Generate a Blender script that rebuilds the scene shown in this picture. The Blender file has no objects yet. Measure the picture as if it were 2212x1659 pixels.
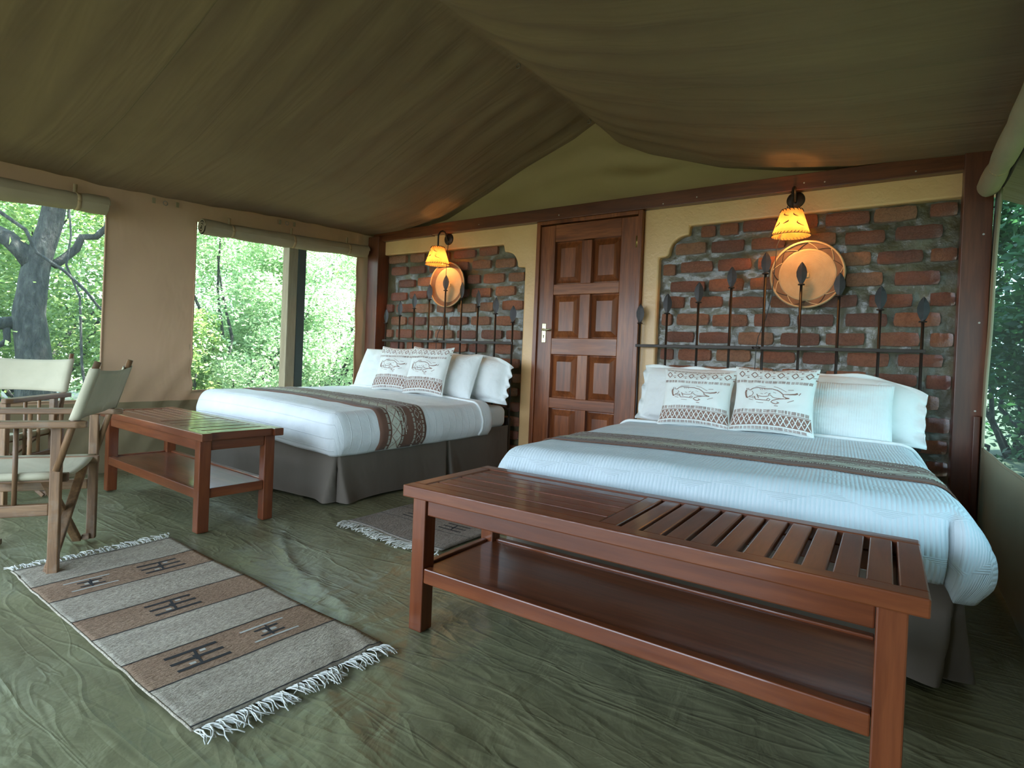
import bpy, bmesh, math, random
import numpy as np
from mathutils import Vector, Matrix, noise

random.seed(11)
SC = bpy.context.scene
COL = SC.collection
PI = math.pi

# ------------------------------------------------------------------ camera
F_PX, YAW, PITCH, ROLL, PY = 1205.4, math.radians(33.847), math.radians(-.522), math.radians(2.357), 789.23
cy, sy = math.cos(YAW), math.sin(YAW)
right = Vector((cy, sy, 0)); fwd = Vector((-sy, cy, 0)); up = Vector((0, 0, 1))
cp, sp = math.cos(PITCH), math.sin(PITCH)
fwd, up = fwd * cp + up * sp, up * cp - fwd * sp
cr, sr = math.cos(ROLL), math.sin(ROLL)
right, up = right * cr + up * sr, up * cr - right * sr
cam_data = bpy.data.cameras.new('camera')
cam_data.sensor_width = 36
cam_data.lens = F_PX / 2212 * 36
cam_data.shift_y = -(829.5 - PY) / 2212
cam_data.clip_start = .02
cam = bpy.data.objects.new('camera', cam_data)
COL.objects.link(cam)
cam.matrix_world = Matrix(((right.x, up.x, -fwd.x, 0), (right.y, up.y, -fwd.y, 0),
                           (right.z, up.z, -fwd.z, .93), (0, 0, 0, 1)))
SC.camera = cam

# ------------------------------------------------------------------ sky, sun, exposure
SKY = 10.5
world = bpy.data.worlds.new('sky'); SC.world = world
world.use_nodes = True
wn = world.node_tree.nodes; wl = world.node_tree.links
wn.clear()
w_out = wn.new('ShaderNodeOutputWorld'); w_bg = wn.new('ShaderNodeBackground')
w_tc = wn.new('ShaderNodeTexCoord'); w_sep = wn.new('ShaderNodeSeparateXYZ'); w_rmp = wn.new('ShaderNodeValToRGB')
wl.new(w_tc.outputs['Generated'], w_sep.inputs[0]); wl.new(w_sep.outputs[2], w_rmp.inputs[0])
w_rmp.color_ramp.elements[0].position = 0; w_rmp.color_ramp.elements[0].color = (.72, .87, 1, 1)
w_rmp.color_ramp.elements[1].position = .7; w_rmp.color_ramp.elements[1].color = (.48, .73, 1, 1)
wl.new(w_rmp.outputs[0], w_bg.inputs[0]); w_bg.inputs[1].default_value = SKY
wl.new(w_bg.outputs[0], w_out.inputs[0])

sun_d = bpy.data.lights.new('sun', 'SUN'); sun_d.energy = 62; sun_d.angle = .02; sun_d.color = (1, .97, .92)
sun = bpy.data.objects.new('sun', sun_d); COL.objects.link(sun)
sun.rotation_euler = Vector((-.28, -.40, -1)).to_track_quat('-Z', 'Y').to_euler()

def portal(name, loc, direction, sx, sy_):
    d = bpy.data.lights.new(name, 'AREA'); d.shape = 'RECTANGLE'; d.size = sx; d.size_y = sy_
    d.cycles.is_portal = True
    o = bpy.data.objects.new(name, d); COL.objects.link(o)
    o.location = loc
    o.rotation_euler = Vector(direction).to_track_quat('-Z', 'Z').to_euler()
portal('portal_front', (-2.65, -1.62, 1.05), (0, 1, 0), 4.2, 2.1)
portal('portal_window', (-4.74, 3.15, 1.25), (1, 0, 0), 1.75, 1.5)
portal('portal_window', (-4.74, .45, 1.25), (1, 0, 0), 2.5, 1.5)
portal('portal_window', (.56, 2.67, 1.25), (-1, 0, 0), 2.55, 1.5)

SC.view_settings.view_transform = 'Standard'
SC.view_settings.look = 'None'
SC.view_settings.exposure = 0.1
SC.view_settings.gamma = 1
SC.view_settings.use_curve_mapping = False
try:
    SC.cycles.sample_clamp_indirect = 6
    SC.cycles.max_bounces = 8; SC.cycles.diffuse_bounces = 4; SC.cycles.glossy_bounces = 3; SC.cycles.transparent_max_bounces = 12
    SC.cycles.caustics_reflective = False; SC.cycles.caustics_refractive = False
except Exception:
    pass

# ------------------------------------------------------------------ helpers: materials
MATS = {}
class NT:
    def __init__(self, name):
        self.m = bpy.data.materials.new(name); self.m.use_nodes = True
        self.t = self.m.node_tree; self.n = self.t.nodes; self.l = self.t.links
        self.b = self.n['Principled BSDF']; self.out = self.n['Material Output']
        self._co = None
    def new(self, kind, **kw):
        x = self.n.new('ShaderNode' + kind)
        for k, v in kw.items(): setattr(x, k, v)
        return x
    def link(self, a, b): self.l.new(a, b)
    def co(self, scale=(1, 1, 1), uv=False, rnd=True):
        tc = self.new('TexCoord'); mp = self.new('Mapping')
        mp.inputs['Scale'].default_value = scale
        src = tc.outputs['UV' if uv else 'Object']
        if rnd and not uv:
            oi = self.new('ObjectInfo'); ad = self.new('VectorMath', operation='MULTIPLY_ADD')
            cx = self.new('CombineXYZ')
            for i in range(3): self.link(oi.outputs['Random'], cx.inputs[i])
            self.link(cx.outputs[0], ad.inputs[0]); ad.inputs[1].default_value = (7.3, 3.1, 5.7)
            self.link(src, ad.inputs[2]); src = ad.outputs[0]
        self.link(src, mp.inputs[0])
        return mp.outputs[0]
    def noise(self, vec, scale, detail=4, rough=.55, dist=0):
        x = self.new('TexNoise'); x.inputs['Scale'].default_value = scale
        x.inputs['Detail'].default_value = detail; x.inputs['Roughness'].default_value = rough
        x.inputs['Distortion'].default_value = dist
        self.link(vec, x.inputs['Vector']); return x.outputs['Fac']
    def ramp(self, fac, stops):
        x = self.new('ValToRGB'); e = x.color_ramp.elements
        while len(e) < len(stops): e.new(.5)
        for i, (p, c) in enumerate(stops):
            e[i].position = p; e[i].color = (*c, 1) if len(c) == 3 else c
        self.link(fac, x.inputs[0]); return x.outputs[0]
    def mix(self, fac, a, b):
        x = self.new('Mix', data_type='RGBA')
        for sock, v in ((x.inputs[0], fac), (x.inputs[6], a), (x.inputs[7], b)):
            if isinstance(v, (int, float)): sock.default_value = v
            elif isinstance(v, tuple): sock.default_value = (*v, 1)
            else: self.link(v, sock)
        return x.outputs[2]
    def math(self, op, a, b=0.0):
        x = self.new('Math', operation=op)
        for i, v in enumerate((a, b)):
            if isinstance(v, (int, float)): x.inputs[i].default_value = v
            else: self.link(v, x.inputs[i])
        return x.outputs[0]
    def bump(self, h, strength, dist=.01, prev=None):
        x = self.new('Bump'); x.inputs['Strength'].default_value = strength; x.inputs['Distance'].default_value = dist
        self.link(h, x.inputs['Height'])
        if prev: self.link(prev, x.inputs['Normal'])
        return x.outputs[0]
    def set(self, name, v):
        s = self.b.inputs[name]
        if isinstance(v, (int, float)): s.default_value = v
        elif isinstance(v, tuple): s.default_value = (*v, 1) if len(v) == 3 else v
        else:
            self.link(v, s)
            if name == 'Normal': self.link(v, self.b.inputs['Coat Normal'])

def cloth(name, c1, c2, scale=3, rough=.9, weave=600, wb=.15, fold=0, fscale=3, fstretch=(1, 1, 1), spec=.2, transl=0, sheen=0):
    n = NT(name)
    v = n.co(rnd=False)
    col = n.ramp(n.noise(v, scale, 5), [(.3, c1), (.72, c2)])
    n.set('Base Color', col); n.set('Roughness', rough); n.set('Specular IOR Level', spec)
    h = n.noise(v, weave, 2)
    nb = n.bump(h, wb, .002)
    if fold:
        f = n.noise(n.co(fstretch, rnd=False), fscale, 3, .5, .6)
        nb = n.bump(f, fold, .05, nb)
    n.set('Normal', nb)
    if sheen: n.set('Sheen Weight', sheen)
    if transl:
        tr = n.new('BsdfTranslucent'); n.link(col, tr.inputs[0])
        mx = n.new('MixShader'); mx.inputs[0].default_value = transl
        n.link(n.b.outputs[0], mx.inputs[1]); n.link(tr.outputs[0], mx.inputs[2]); n.link(mx.outputs[0], n.out.inputs[0])
    MATS[name] = n.m; return n.m

def wood(name, dark, mid, light, axis='x', rough=.3, coat=.4, grain=9, spec=.5, wear=0, gmix=.45, cr=None):
    n = NT(name)
    st = {'x': (.09, 1, 1), 'y': (1, .09, 1), 'z': (1, 1, .09)}[axis]
    v = n.co(st)
    a = n.noise(v, grain * 1.2, 5, .6, .8)
    b = n.noise(v, grain * 9, 3, .6)
    col = n.ramp(a, [(.28, dark), (.5, mid), (.75, light)])
    col = n.mix(n.ramp(b, [(.42, (0, 0, 0)), (.62, (gmix,) * 3)]), col, dark)
    if wear:
        w = n.noise(n.co((1, 1, 1)), 6, 6, .7)
        col = n.mix(n.ramp(w, [(.52, (0, 0, 0)), (.7, (wear, wear, wear))]), col, (.30, .27, .22))
    n.set('Base Color', col)
    rr = n.ramp(n.noise(n.co((1, 1, 1)), 2.5, 3), [(.3, (rough * .9,) * 3), (.7, (rough * 1.15,) * 3)])
    n.set('Roughness', rr); n.set('Coat Weight', coat); n.set('Coat Roughness', cr or .12 + rough * .2); n.set('Specular IOR Level', spec)
    n.set('Normal', n.bump(b, .12, .002))
    MATS[name] = n.m; return n.m

def simple(name, c, rough=.5, metal=0, spec=.5, emit=None, var=.12, bump=.0, bs=60, coat=0):
    n = NT(name)
    v = n.co()
    f = n.noise(v, 12, 4)
    c2 = tuple(x * (1 - var * 1.8) for x in c); c3 = tuple(min(1, x * (1 + var)) for x in c)
    n.set('Base Color', n.ramp(f, [(.3, c2), (.7, c3)]))
    n.set('Roughness', rough); n.set('Metallic', metal); n.set('Specular IOR Level', spec); n.set('Coat Weight', coat)
    if bump: n.set('Normal', n.bump(n.noise(v, bs, 4), bump, .004))
    if emit: n.set('Emission Color', emit[0]); n.set('Emission Strength', emit[1])
    MATS[name] = n.m; return n.m

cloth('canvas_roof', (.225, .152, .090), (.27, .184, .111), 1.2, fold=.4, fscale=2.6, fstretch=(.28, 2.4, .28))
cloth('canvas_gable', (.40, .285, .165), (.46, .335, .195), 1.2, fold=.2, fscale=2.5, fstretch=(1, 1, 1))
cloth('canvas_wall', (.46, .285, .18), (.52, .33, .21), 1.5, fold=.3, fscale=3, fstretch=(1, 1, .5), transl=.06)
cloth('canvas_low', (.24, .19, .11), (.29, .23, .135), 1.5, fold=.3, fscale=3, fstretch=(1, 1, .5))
cloth('canvas_right', (.27, .25, .17), (.33, .30, .205), 1.5, fold=.3, fscale=2, fstretch=(1, 1, .4))
cloth('canvas_roll', (.32, .255, .165), (.40, .32, .21), 3, fold=.35, fscale=5, fstretch=(1, .35, 1))
cloth('strap', (.42, .30, .17), (.48, .35, .20), 6)
cloth('seam', (.20, .142, .082), (.235, .168, .098), 6)
cloth('chair_canvas', (.42, .375, .265), (.52, .46, .33), 5, wb=.3, fold=.15, fscale=6, spec=.3)
cloth('sheet', (.70, .71, .70), (.76, .77, .76), 5, fold=.2, fscale=9)
cloth('pillow_white', (.80, .80, .78), (.86, .86, .84), 5, fold=.45, fscale=7)
cloth('cushion', (.82, .81, .77), (.87, .86, .82), 5, fold=.15, fscale=6)
cloth('skirt', (.125, .100, .078), (.155, .125, .10), 2, fold=.35, fscale=3, fstretch=(1, 1, .5), spec=.25)
cloth('runner', (.150, .075, .052), (.19, .098, .068), 6, fold=.1, fscale=6, sheen=.1)
cloth('print_brown', (.27, .150, .115), (.33, .19, .15), 20)
cloth('print_cream', (.60, .60, .50), (.68, .68, .58), 20)
cloth('fringe', (.60, .58, .52), (.72, .70, .64), 20)

def ribbed_pillow():
    n = NT('pillow_ribbed'); v = n.co(rnd=False)
    n.set('Base Color', n.ramp(n.noise(v, 6, 4), [(.3, (.77, .775, .76)), (.7, (.84, .845, .83))])); n.set('Roughness', .9); n.set('Specular IOR Level', .2)
    w1 = n.new('TexWave', bands_direction='X'); w1.inputs['Scale'].default_value = 26; w1.inputs['Distortion'].default_value = .6
    n.link(v, w1.inputs[0])
    f = n.noise(v, 7, 3)
    n.set('Normal', n.bump(w1.outputs[1], .25, .004, n.bump(f, .4, .04)))
    MATS['pillow_ribbed'] = n.m
ribbed_pillow()

def quilt(name, fine):
    # stitched cotton: channel lines along the bed with stepped cross lines (unrolled cloth coordinates)
    n = NT(name); v = n.co(uv=True)
    c1, c2 = ((.62, .705, .755), (.70, .78, .83)) if fine else ((.76, .77, .785), (.84, .845, .85))  # fine quilt is tinted bluish to carry the cool sky light
    n.set('Base Color', n.ramp(n.noise(v, 7, 4), [(.3, c1), (.7, c2)])); n.set('Roughness', .88); n.set('Specular IOR Level', .25); n.set('Sheen Weight', .15)
    sep = n.new('SeparateXYZ'); n.link(v, sep.inputs[0]); U, V = sep.outputs[0], sep.outputs[1]
    if fine:
        # concentric stepped rectangles: |tri(u)| + |tri(v)| folded
        du = n.math('ABSOLUTE', n.math('SUBTRACT', n.math('FRACT', n.math('MULTIPLY', U, 3.4)), .5))
        row = n.math('FLOOR', n.math('MULTIPLY', V, 9))
        sh = n.math('MULTIPLY', n.math('FRACT', n.math('MULTIPLY', row, .5)), .294)
        du = n.math('ABSOLUTE', n.math('SUBTRACT', n.math('FRACT', n.math('MULTIPLY', n.math('ADD', U, sh), 3.4)), .5))
        dv = n.math('ABSOLUTE', n.math('SUBTRACT', n.math('FRACT', n.math('MULTIPLY', V, 9)), .5))
        m = n.math('MAXIMUM', n.math('MULTIPLY', du, 1.0), n.math('MULTIPLY', n.math('SUBTRACT', dv, .22), .9))
        saw = n.math('ABSOLUTE', n.math('SUBTRACT', n.math('FRACT', n.math('MULTIPLY', m, 22)), .5))
        h = n.math('POWER', n.math('MULTIPLY', saw, 2), .5)
        nb = n.bump(h, .42, .007)
    else:
        lu = n.math('ABSOLUTE', n.math('SUBTRACT', n.math('FRACT', n.math('MULTIPLY', V, 13)), .5))
        ln = n.ramp(lu, [(0, (1, 1, 1)), (.05, (0, 0, 0))])
        t = n.noise(n.co((40, 8, 1), uv=True), 8, 3)
        nb = n.bump(ln, .5, .006, n.bump(t, .18, .004))
    n.set('Normal', n.bump(n.noise(v, 5, 4, .55, .6), .35, .03, nb))
    MATS[name] = n.m
quilt('quilt_fine', True); quilt('quilt_line', False)

RD, RM, RL = (.085, .020, .007), (.165, .042, .014), (.26, .078, .026)
for a in 'xyz':
    wood('bench_wood_' + a, RD, RM, RL, a, rough=.33, coat=.45, grain=7, gmix=.34, spec=.3, cr=.07)
    wood('door_wood_' + a, (.10, .028, .010), (.27, .078, .026), (.43, .145, .048), a, rough=.34, coat=.2, spec=.35, grain=6)
    wood('chair_wood_' + a, (.085, .042, .019), (.23, .118, .055), (.36, .20, .095), a, rough=.5, coat=.0, grain=10, wear=.35)
    wood('pole_wood_' + a, (.25, .17, .10), (.36, .26, .16), (.46, .36, .24), a, rough=.6, coat=0)
wood('beam_wood', (.045, .012, .006), (.14, .04, .015), (.24, .075, .028), 'x', rough=.35, coat=.35, grain=5)
wood('post_wood', (.06, .016, .008), (.13, .038, .016), (.20, .062, .026), 'z', rough=.4, coat=.25, grain=5)
simple('iron', (.034, .022, .016), .45, .25, .4, bump=.15)
simple('iron_blade', (.040, .034, .034), .45, .5, .45, bump=.25, bs=30)
simple('brass', (.62, .54, .34), .3, .6, .5)
simple('hinge', (.45, .30, .10), .35, .8, .5)
simple('leather', (.035, .022, .015), .6)
simple('pole_shaded_face', (.025, .035, .030), .5)
simple('cable', (.02, .016, .014), .5)
simple('screw', (.6, .58, .52), .4, .5)
simple('basket_tan', (.50, .335, .19), .75, bump=.4, bs=160)
simple('basket_brown', (.17, .088, .05), .75, bump=.4, bs=160)
simple('basket_dark', (.04, .022, .016), .7)
simple('straw', (.62, .47, .28), .7)
simple('ring_metal', (.25, .22, .18), .4, .8)
simple('blade_dark', (.02, .02, .02), .5)
simple('charcoal_yarn', (.022, .020, .020), .95)
simple('white_yarn', (.52, .49, .43), .95)
simple('bulb_glass', (1, .9, .7), .4, emit=((1, .62, .25), 14))

def basket_rings():
    n = NT('basket_tan'); v = n.co(rnd=False)
    w = n.new('TexWave', wave_type='RINGS', rings_direction='Y'); w.inputs['Scale'].default_value = 38; w.inputs['Distortion'].default_value = .5; w.inputs['Detail'].default_value = 2
    n.link(v, w.inputs[0])
    col = n.mix(n.ramp(n.noise(v, 9, 4), [(.35, (0, 0, 0)), (.75, (1, 1, 1))]), (.42, .27, .145), (.54, .37, .21))
    col = n.mix(n.math('MULTIPLY', w.outputs[1], .2), col, (.30, .185, .095))
    n.set('Base Color', col); n.set('Roughness', .75); n.set('Normal', n.bump(w.outputs[1], .3, .003)); MATS['basket_tan'] = n.m
basket_rings()
def yarn(name, c1, c2):
    n = NT(name); v = n.co(rnd=False)
    a = n.noise(n.co((1, .3, 1), rnd=False), 170, 3, .7)
    b = n.noise(n.co((1, .2, 1), rnd=False), 14, 4, .6)
    col = n.mix(n.ramp(b, [(.35, (0, 0, 0)), (.7, (1, 1, 1))]), c1, c2)
    col = n.mix(n.ramp(a, [(.4, (0, 0, 0)), (.65, (.75, .75, .75))]), col, tuple(x * .5 for x in c1))
    n.set('Base Color', col); n.set('Roughness', .95); n.set('Specular IOR Level', .1)
    n.set('Normal', n.bump(a, .9, .006)); MATS[name] = n.m
yarn('rug_grey', (.43, .36, .275), (.58, .50, .39)); yarn('rug_brown', (.34, .215, .14), (.42, .28, .185))
yarn('rug_taupe', (.30, .25, .205), (.38, .32, .265))

def floor_mat():
    n = NT('groundsheet'); v = n.co(rnd=False)
    col = n.ramp(n.noise(v, 1.4, 6, .6), [(.3, (.165, .155, .080)), (.7, (.235, .222, .125))])
    col = n.mix(n.ramp(n.noise(v, 9, 5, .7), [(.55, (0, 0, 0)), (.8, (.35, .35, .35))]), col, (.30, .29, .185))
    n.set('Base Color', col)
    n.set('Roughness', n.ramp(n.noise(v, 3, 4), [(.3, (.30,) * 3), (.7, (.42,) * 3)])); n.set('Specular IOR Level', .5)
    h1 = n.noise(n.co((1, .45, 1), rnd=False), 7, 4, .5, 1.2)
    h2 = n.noise(v, 22, 3, .5, .5)
    nb = n.bump(h2, .18, .012, n.bump(h1, .30, .03))
    for rot, sc, st in ((.55, 3.2, .16), (-.35, 5.0, .12), (1.2, 4.0, .08)):     # thin creases of the slack canvas
        tc = n.new('TexCoord'); mp = n.new('Mapping'); mp.inputs['Rotation'].default_value = (0, 0, rot); mp.inputs['Scale'].default_value = (.35, 1.6, 1)
        n.link(tc.outputs['Object'], mp.inputs[0])
        f = n.noise(mp.outputs[0], sc, 2, .5, 1.0)
        cr_ = n.ramp(n.math('ABSOLUTE', n.math('SUBTRACT', f, .5)), [(0, (1, 1, 1)), (.035, (0, 0, 0))])
        nb = n.bump(cr_, st, .012, nb)
    n.set('Normal', nb); MATS['groundsheet'] = n.m
floor_mat()

def plaster():
    n = NT('plaster'); v = n.co(rnd=False)
    col = n.ramp(n.noise(v, 3, 5), [(.3, (.74, .435, .195)), (.7, (.82, .51, .24))])
    n.set('Base Color', col); n.set('Roughness', .38); n.set('Specular IOR Level', .5); n.set('Coat Weight', .15)
    n.set('Normal', n.bump(n.noise(v, 26, 5, .6, .4), .22, .015)); MATS['plaster'] = n.m
plaster()

def brick_mats():
    n = NT('brick'); v = n.co((2.25, .5, .83))
    oi = n.new('ObjectInfo')
    base = n.ramp(oi.outputs['Random'], [(0, (.32, .105, .068)), (.35, (.48, .150, .078)), (.7, (.58, .195, .09)), (1, (.62, .28, .15))])
    col = n.mix(n.ramp(n.noise(v, 5, 6, .75), [(.45, (0, 0, 0)), (.85, (.65, .65, .65))]), base, (.07, .030, .024))
    n.set('Base Color', col); n.set('Roughness', .25); n.set('Specular IOR Level', .6); n.set('Coat Weight', 1); n.set('Coat Roughness', .12)
    h = n.noise(v, 38, 5, .75); h2 = n.noise(v, 9, 4, .65)
    n.set('Normal', n.bump(h, 1.0, .012, n.bump(h2, .8, .02))); n.link(n.bump(h, .6, .008, n.bump(h2, .35, .012)), n.b.inputs['Coat Normal']); MATS['brick'] = n.m
    n = NT('mortar'); v = n.co(rnd=False)
    col = n.ramp(n.noise(v, 4, 6, .65), [(.25, (.040, .030, .013)), (.5, (.095, .072, .032)), (.75, (.17, .135, .066))])
    n.set('Base Color', col); n.set('Roughness', .34); n.set('Specular IOR Level', .5); n.set('Coat Weight', .5); n.set('Coat Roughness', .15)
    n.set('Normal', n.bump(n.noise(v, 50, 5, .65), .5, .008, n.bump(n.noise(v, 16, 3, .5), .4, .02))); n.link(n.bump(n.noise(v, 30, 4, .6), .25, .008), n.b.inputs['Coat Normal']); MATS['mortar'] = n.m
brick_mats()

def net_mat(nm, tint, fac):
    n = NT(nm)
    tr = n.new('BsdfTransparent'); tr.inputs[0].default_value = (*tint, 1)
    df = n.new('BsdfTranslucent'); df.inputs[0].default_value = (.25, .27, .25, 1)
    d2 = n.new('BsdfDiffuse'); d2.inputs[0].default_value = (.10, .12, .11, 1)
    m1 = n.new('MixShader'); m1.inputs[0].default_value = .5
    n.link(df.outputs[0], m1.inputs[1]); n.link(d2.outputs[0], m1.inputs[2])
    mx = n.new('MixShader'); mx.inputs[0].default_value = fac
    n.link(tr.outputs[0], mx.inputs[1]); n.link(m1.outputs[0], mx.inputs[2]); n.link(mx.outputs[0], n.out.inputs[0])
    MATS[nm] = n.m
net_mat('screen_net', (.93, .96, .95), .12); net_mat('darkened_net', (.26, .36, .34), .06)  # right window's net is tinted darker to carry the shade outside

def leaf_mat(name, c1, c2, tl=.45):
    n = NT(name)
    g = n.new('NewGeometry')
    col = n.ramp(g.outputs['Random Per Island'], [(0, c1), (1, c2)])
    n.set('Base Color', col); n.set('Roughness', .45); n.set('Specular IOR Level', .4)
    tr = n.new('BsdfTranslucent')
    hs = n.new('HueSaturation'); hs.inputs['Saturation'].default_value = 1.1; hs.inputs['Value'].default_value = 1.5
    n.link(col, hs.inputs['Color']); n.link(hs.outputs[0], tr.inputs[0])
    mx = n.new('MixShader'); mx.inputs[0].default_value = tl
    n.link(n.b.outputs[0], mx.inputs[1]); n.link(tr.outputs[0], mx.inputs[2]); n.link(mx.outputs[0], n.out.inputs[0])
    MATS[name] = n.m
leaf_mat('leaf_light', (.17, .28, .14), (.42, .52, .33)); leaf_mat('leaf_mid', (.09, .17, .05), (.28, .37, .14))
leaf_mat('leaf_deep', (.02, .06, .03), (.06, .125, .05))  # leaf colour darkened to stand for shade beyond the right window

def bark():
    n = NT('bark'); v = n.co((1, 1, .35))
    a = n.noise(v, 26, 5, .65, .4)
    col = n.ramp(a, [(.35, (.010, .011, .010)), (.55, (.032, .034, .030)), (.75, (.085, .085, .072))])
    n.set('Base Color', col); n.set('Roughness', .9); n.set('Normal', n.bump(a, 1.0, .04)); MATS['bark'] = n.m
bark()
def ground_mat():
    n = NT('earth'); v = n.co(rnd=False)
    n.set('Base Color', n.ramp(n.noise(v, 2, 6, .6), [(.3, (.035, .05, .02)), (.7, (.075, .075, .04))])); n.set('Roughness', .95)
    MATS['earth'] = n.m
ground_mat()

def parchment():
    n = NT('parchment'); v = n.co()
    col = n.ramp(n.noise(v, 18, 4), [(.3, (.30, .175, .060)), (.7, (.40, .245, .095))])
    df = n.new('BsdfDiffuse'); tl = n.new('BsdfTranslucent'); mx = n.new('MixShader'); mx.inputs[0].default_value = .6
    n.link(col, df.inputs[0]); n.link(col, tl.inputs[0])
    n.link(df.outputs[0], mx.inputs[1]); n.link(tl.outputs[0], mx.inputs[2]); n.link(mx.outputs[0], n.out.inputs[0])
    MATS['parchment'] = n.m
parchment()

# ------------------------------------------------------------------ helpers: meshes and objects
class MB:
    def __init__(self): self.v = []; self.f = []; self.mi = []; self.uv = {}
    def box(self, c, s, rot=None, mi=0):
        k = len(self.v); hx, hy, hz = s[0] / 2, s[1] / 2, s[2] / 2
        for x, y, z in ((-1,-1,-1),(1,-1,-1),(1,1,-1),(-1,1,-1),(-1,-1,1),(1,-1,1),(1,1,1),(-1,1,1)):
            p = Vector((x * hx, y * hy, z * hz))
            if rot: p = rot @ p
            self.v.append(p + Vector(c))
        for q in ((0,3,2,1),(4,5,6,7),(0,1,5,4),(1,2,6,5),(2,3,7,6),(3,0,4,7)):
            self.f.append([k + i for i in q]); self.mi.append(mi)
        return self
    def bar(self, a, b, w, d, side=(0, 0, 1)):
        a, b = Vector(a), Vector(b); z = (b - a); L = z.length; z.normalize()
        x = Vector(side).cross(z)
        if x.length < 1e-4: x = Vector((1, 0, 0)).cross(z)
        x.normalize(); y = z.cross(x)
        R = Matrix((x, y, z)).transposed()
        return self.box((a + b) / 2, (w, d, L), R)
    def tube(self, pts, r, n=8, cap=True):
        pts = [Vector(p) for p in pts]; rr = r if isinstance(r, (list, tuple)) else [r] * len(pts)
        k = len(self.v); prev = None
        for i, p in enumerate(pts):
            t = (pts[min(i + 1, len(pts) - 1)] - pts[max(i - 1, 0)])
            t = t.normalized() if t.length > 1e-9 else Vector((0, 0, 1))
            if prev is None:
                a = t.orthogonal().normalized()
            else:
                a = prev - t * prev.dot(t)
                a = a.normalized() if a.length > 1e-6 else t.orthogonal().normalized()
            prev = a; b = t.cross(a)
            for j in range(n):
                an = 2 * PI * j / n
                self.v.append(p + (a * math.cos(an) + b * math.sin(an)) * rr[i])
        for i in range(len(pts) - 1):
            for j in range(n):
                self.f.append([k + i * n + j, k + i * n + (j + 1) % n, k + (i + 1) * n + (j + 1) % n, k + (i + 1) * n + j]); self.mi.append(0)
        if cap:
            self.f.append([k + j for j in range(n)][::-1]); self.mi.append(0)
            self.f.append([k + (len(pts) - 1) * n + j for j in range(n)]); self.mi.append(0)
        return self
    def lathe(self, prof, n=32, center=(0, 0, 0), axis='z'):
        k = len(self.v); c = Vector(center)
        for (r, h) in prof:
            for j in range(n):
                an = 2 * PI * j / n; x, y = r * math.cos(an), r * math.sin(an)
                self.v.append(c + (Vector((x, y, h)) if axis == 'z' else Vector((x, -h, y))))
        for i in range(len(prof) - 1):
            for j in range(n):
                self.f.append([k + i * n + j, k + i * n + (j + 1) % n, k + (i + 1) * n + (j + 1) % n, k + (i + 1) * n + j]); self.mi.append(0)
        return self
    def grid(self, fn, us, vs, mi=None, flip=False, skip=None, uv=None):
        k = len(self.v); nu, nv = len(us), len(vs)
        for b in vs:
            for a in us: self.v.append(Vector(fn(a, b)))
        if uv:
            for j, b in enumerate(vs):
                for i, a in enumerate(us): self.uv[k + j * nu + i] = uv(a, b)
        for j in range(nv - 1):
            for i in range(nu - 1):
                if skip and skip((us[i] + us[i + 1]) / 2, (vs[j] + vs[j + 1]) / 2): continue
                q = [k + j * nu + i, k + j * nu + i + 1, k + (j + 1) * nu + i + 1, k + (j + 1) * nu + i]
                self.f.append(q[::-1] if flip else q)
                self.mi.append(mi((us[i] + us[i + 1]) / 2, (vs[j] + vs[j + 1]) / 2) if mi else 0)
        return self
    def poly(self, pts):
        k = len(self.v); self.v += [Vector(p) for p in pts]; self.f.append(list(range(k, k + len(pts)))); self.mi.append(0); return self
    def mesh(self, name, mats, smooth=False):
        me = bpy.data.meshes.new(name)
        me.from_pydata([tuple(p) for p in self.v], [], self.f)
        for m in (mats if isinstance(mats, (list, tuple)) else [mats]): me.materials.append(MATS[m])
        if any(self.mi): me.polygons.foreach_set('material_index', self.mi)
        if smooth: me.polygons.foreach_set('use_smooth', [True] * len(self.f))
        if self.uv:
            L = me.uv_layers.new(name='UVMap')
            for lp in me.loops: L.data[lp.index].uv = self.uv.get(lp.vertex_index, (0, 0))
        me.update(); return me
    def build(self, name, mats, parent=None, smooth=False, bevel=0, seg=2, solid=0, loc=None, rot=None, subsurf=0):
        o = bpy.data.objects.new(name, self.mesh(name, mats, smooth)); COL.objects.link(o)
        if parent: o.parent = parent
        if loc is not None: o.location = loc
        if rot is not None: o.rotation_euler = rot
        if solid:
            m = o.modifiers.new('solid', 'SOLIDIFY'); m.thickness = abs(solid); m.offset = -1 if solid > 0 else 1
        if bevel:
            m = o.modifiers.new('bevel', 'BEVEL'); m.width = bevel; m.segments = seg; m.limit_method = 'ANGLE'
        if subsurf:
            m = o.modifiers.new('sub', 'SUBSURF'); m.levels = subsurf; m.render_levels = subsurf
        return o

def empty(name, loc=(0, 0, 0), rz=0):
    o = bpy.data.objects.new(name, None); COL.objects.link(o); o.location = loc; o.rotation_euler = (0, 0, rz)
    o.empty_display_size = .1; return o
def tag(o, label, cat, group=None):
    o['label'] = label; o['category'] = cat
    if group: o['group'] = group
    return o
def struct(o, label=None):
    o['kind'] = 'structure'
    if label: o['label'] = label
    return o
def lin(a, b, n): return [a + (b - a) * i / (n - 1) for i in range(n)]
def nz(x, y=0.0, z=0.0): return noise.noise(Vector((x, y, z)))
def interp(pts, x):
    if x <= pts[0][0]: return pts[0][1]
    for (x0, y0), (x1, y1) in zip(pts, pts[1:]):
        if x <= x1: return y0 + (y1 - y0) * (x - x0) / (x1 - x0)
    return pts[-1][1]
def sstep(a, b, x):
    t = min(1, max(0, (x - a) / (b - a))); return t * t * (3 - 2 * t)

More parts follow.
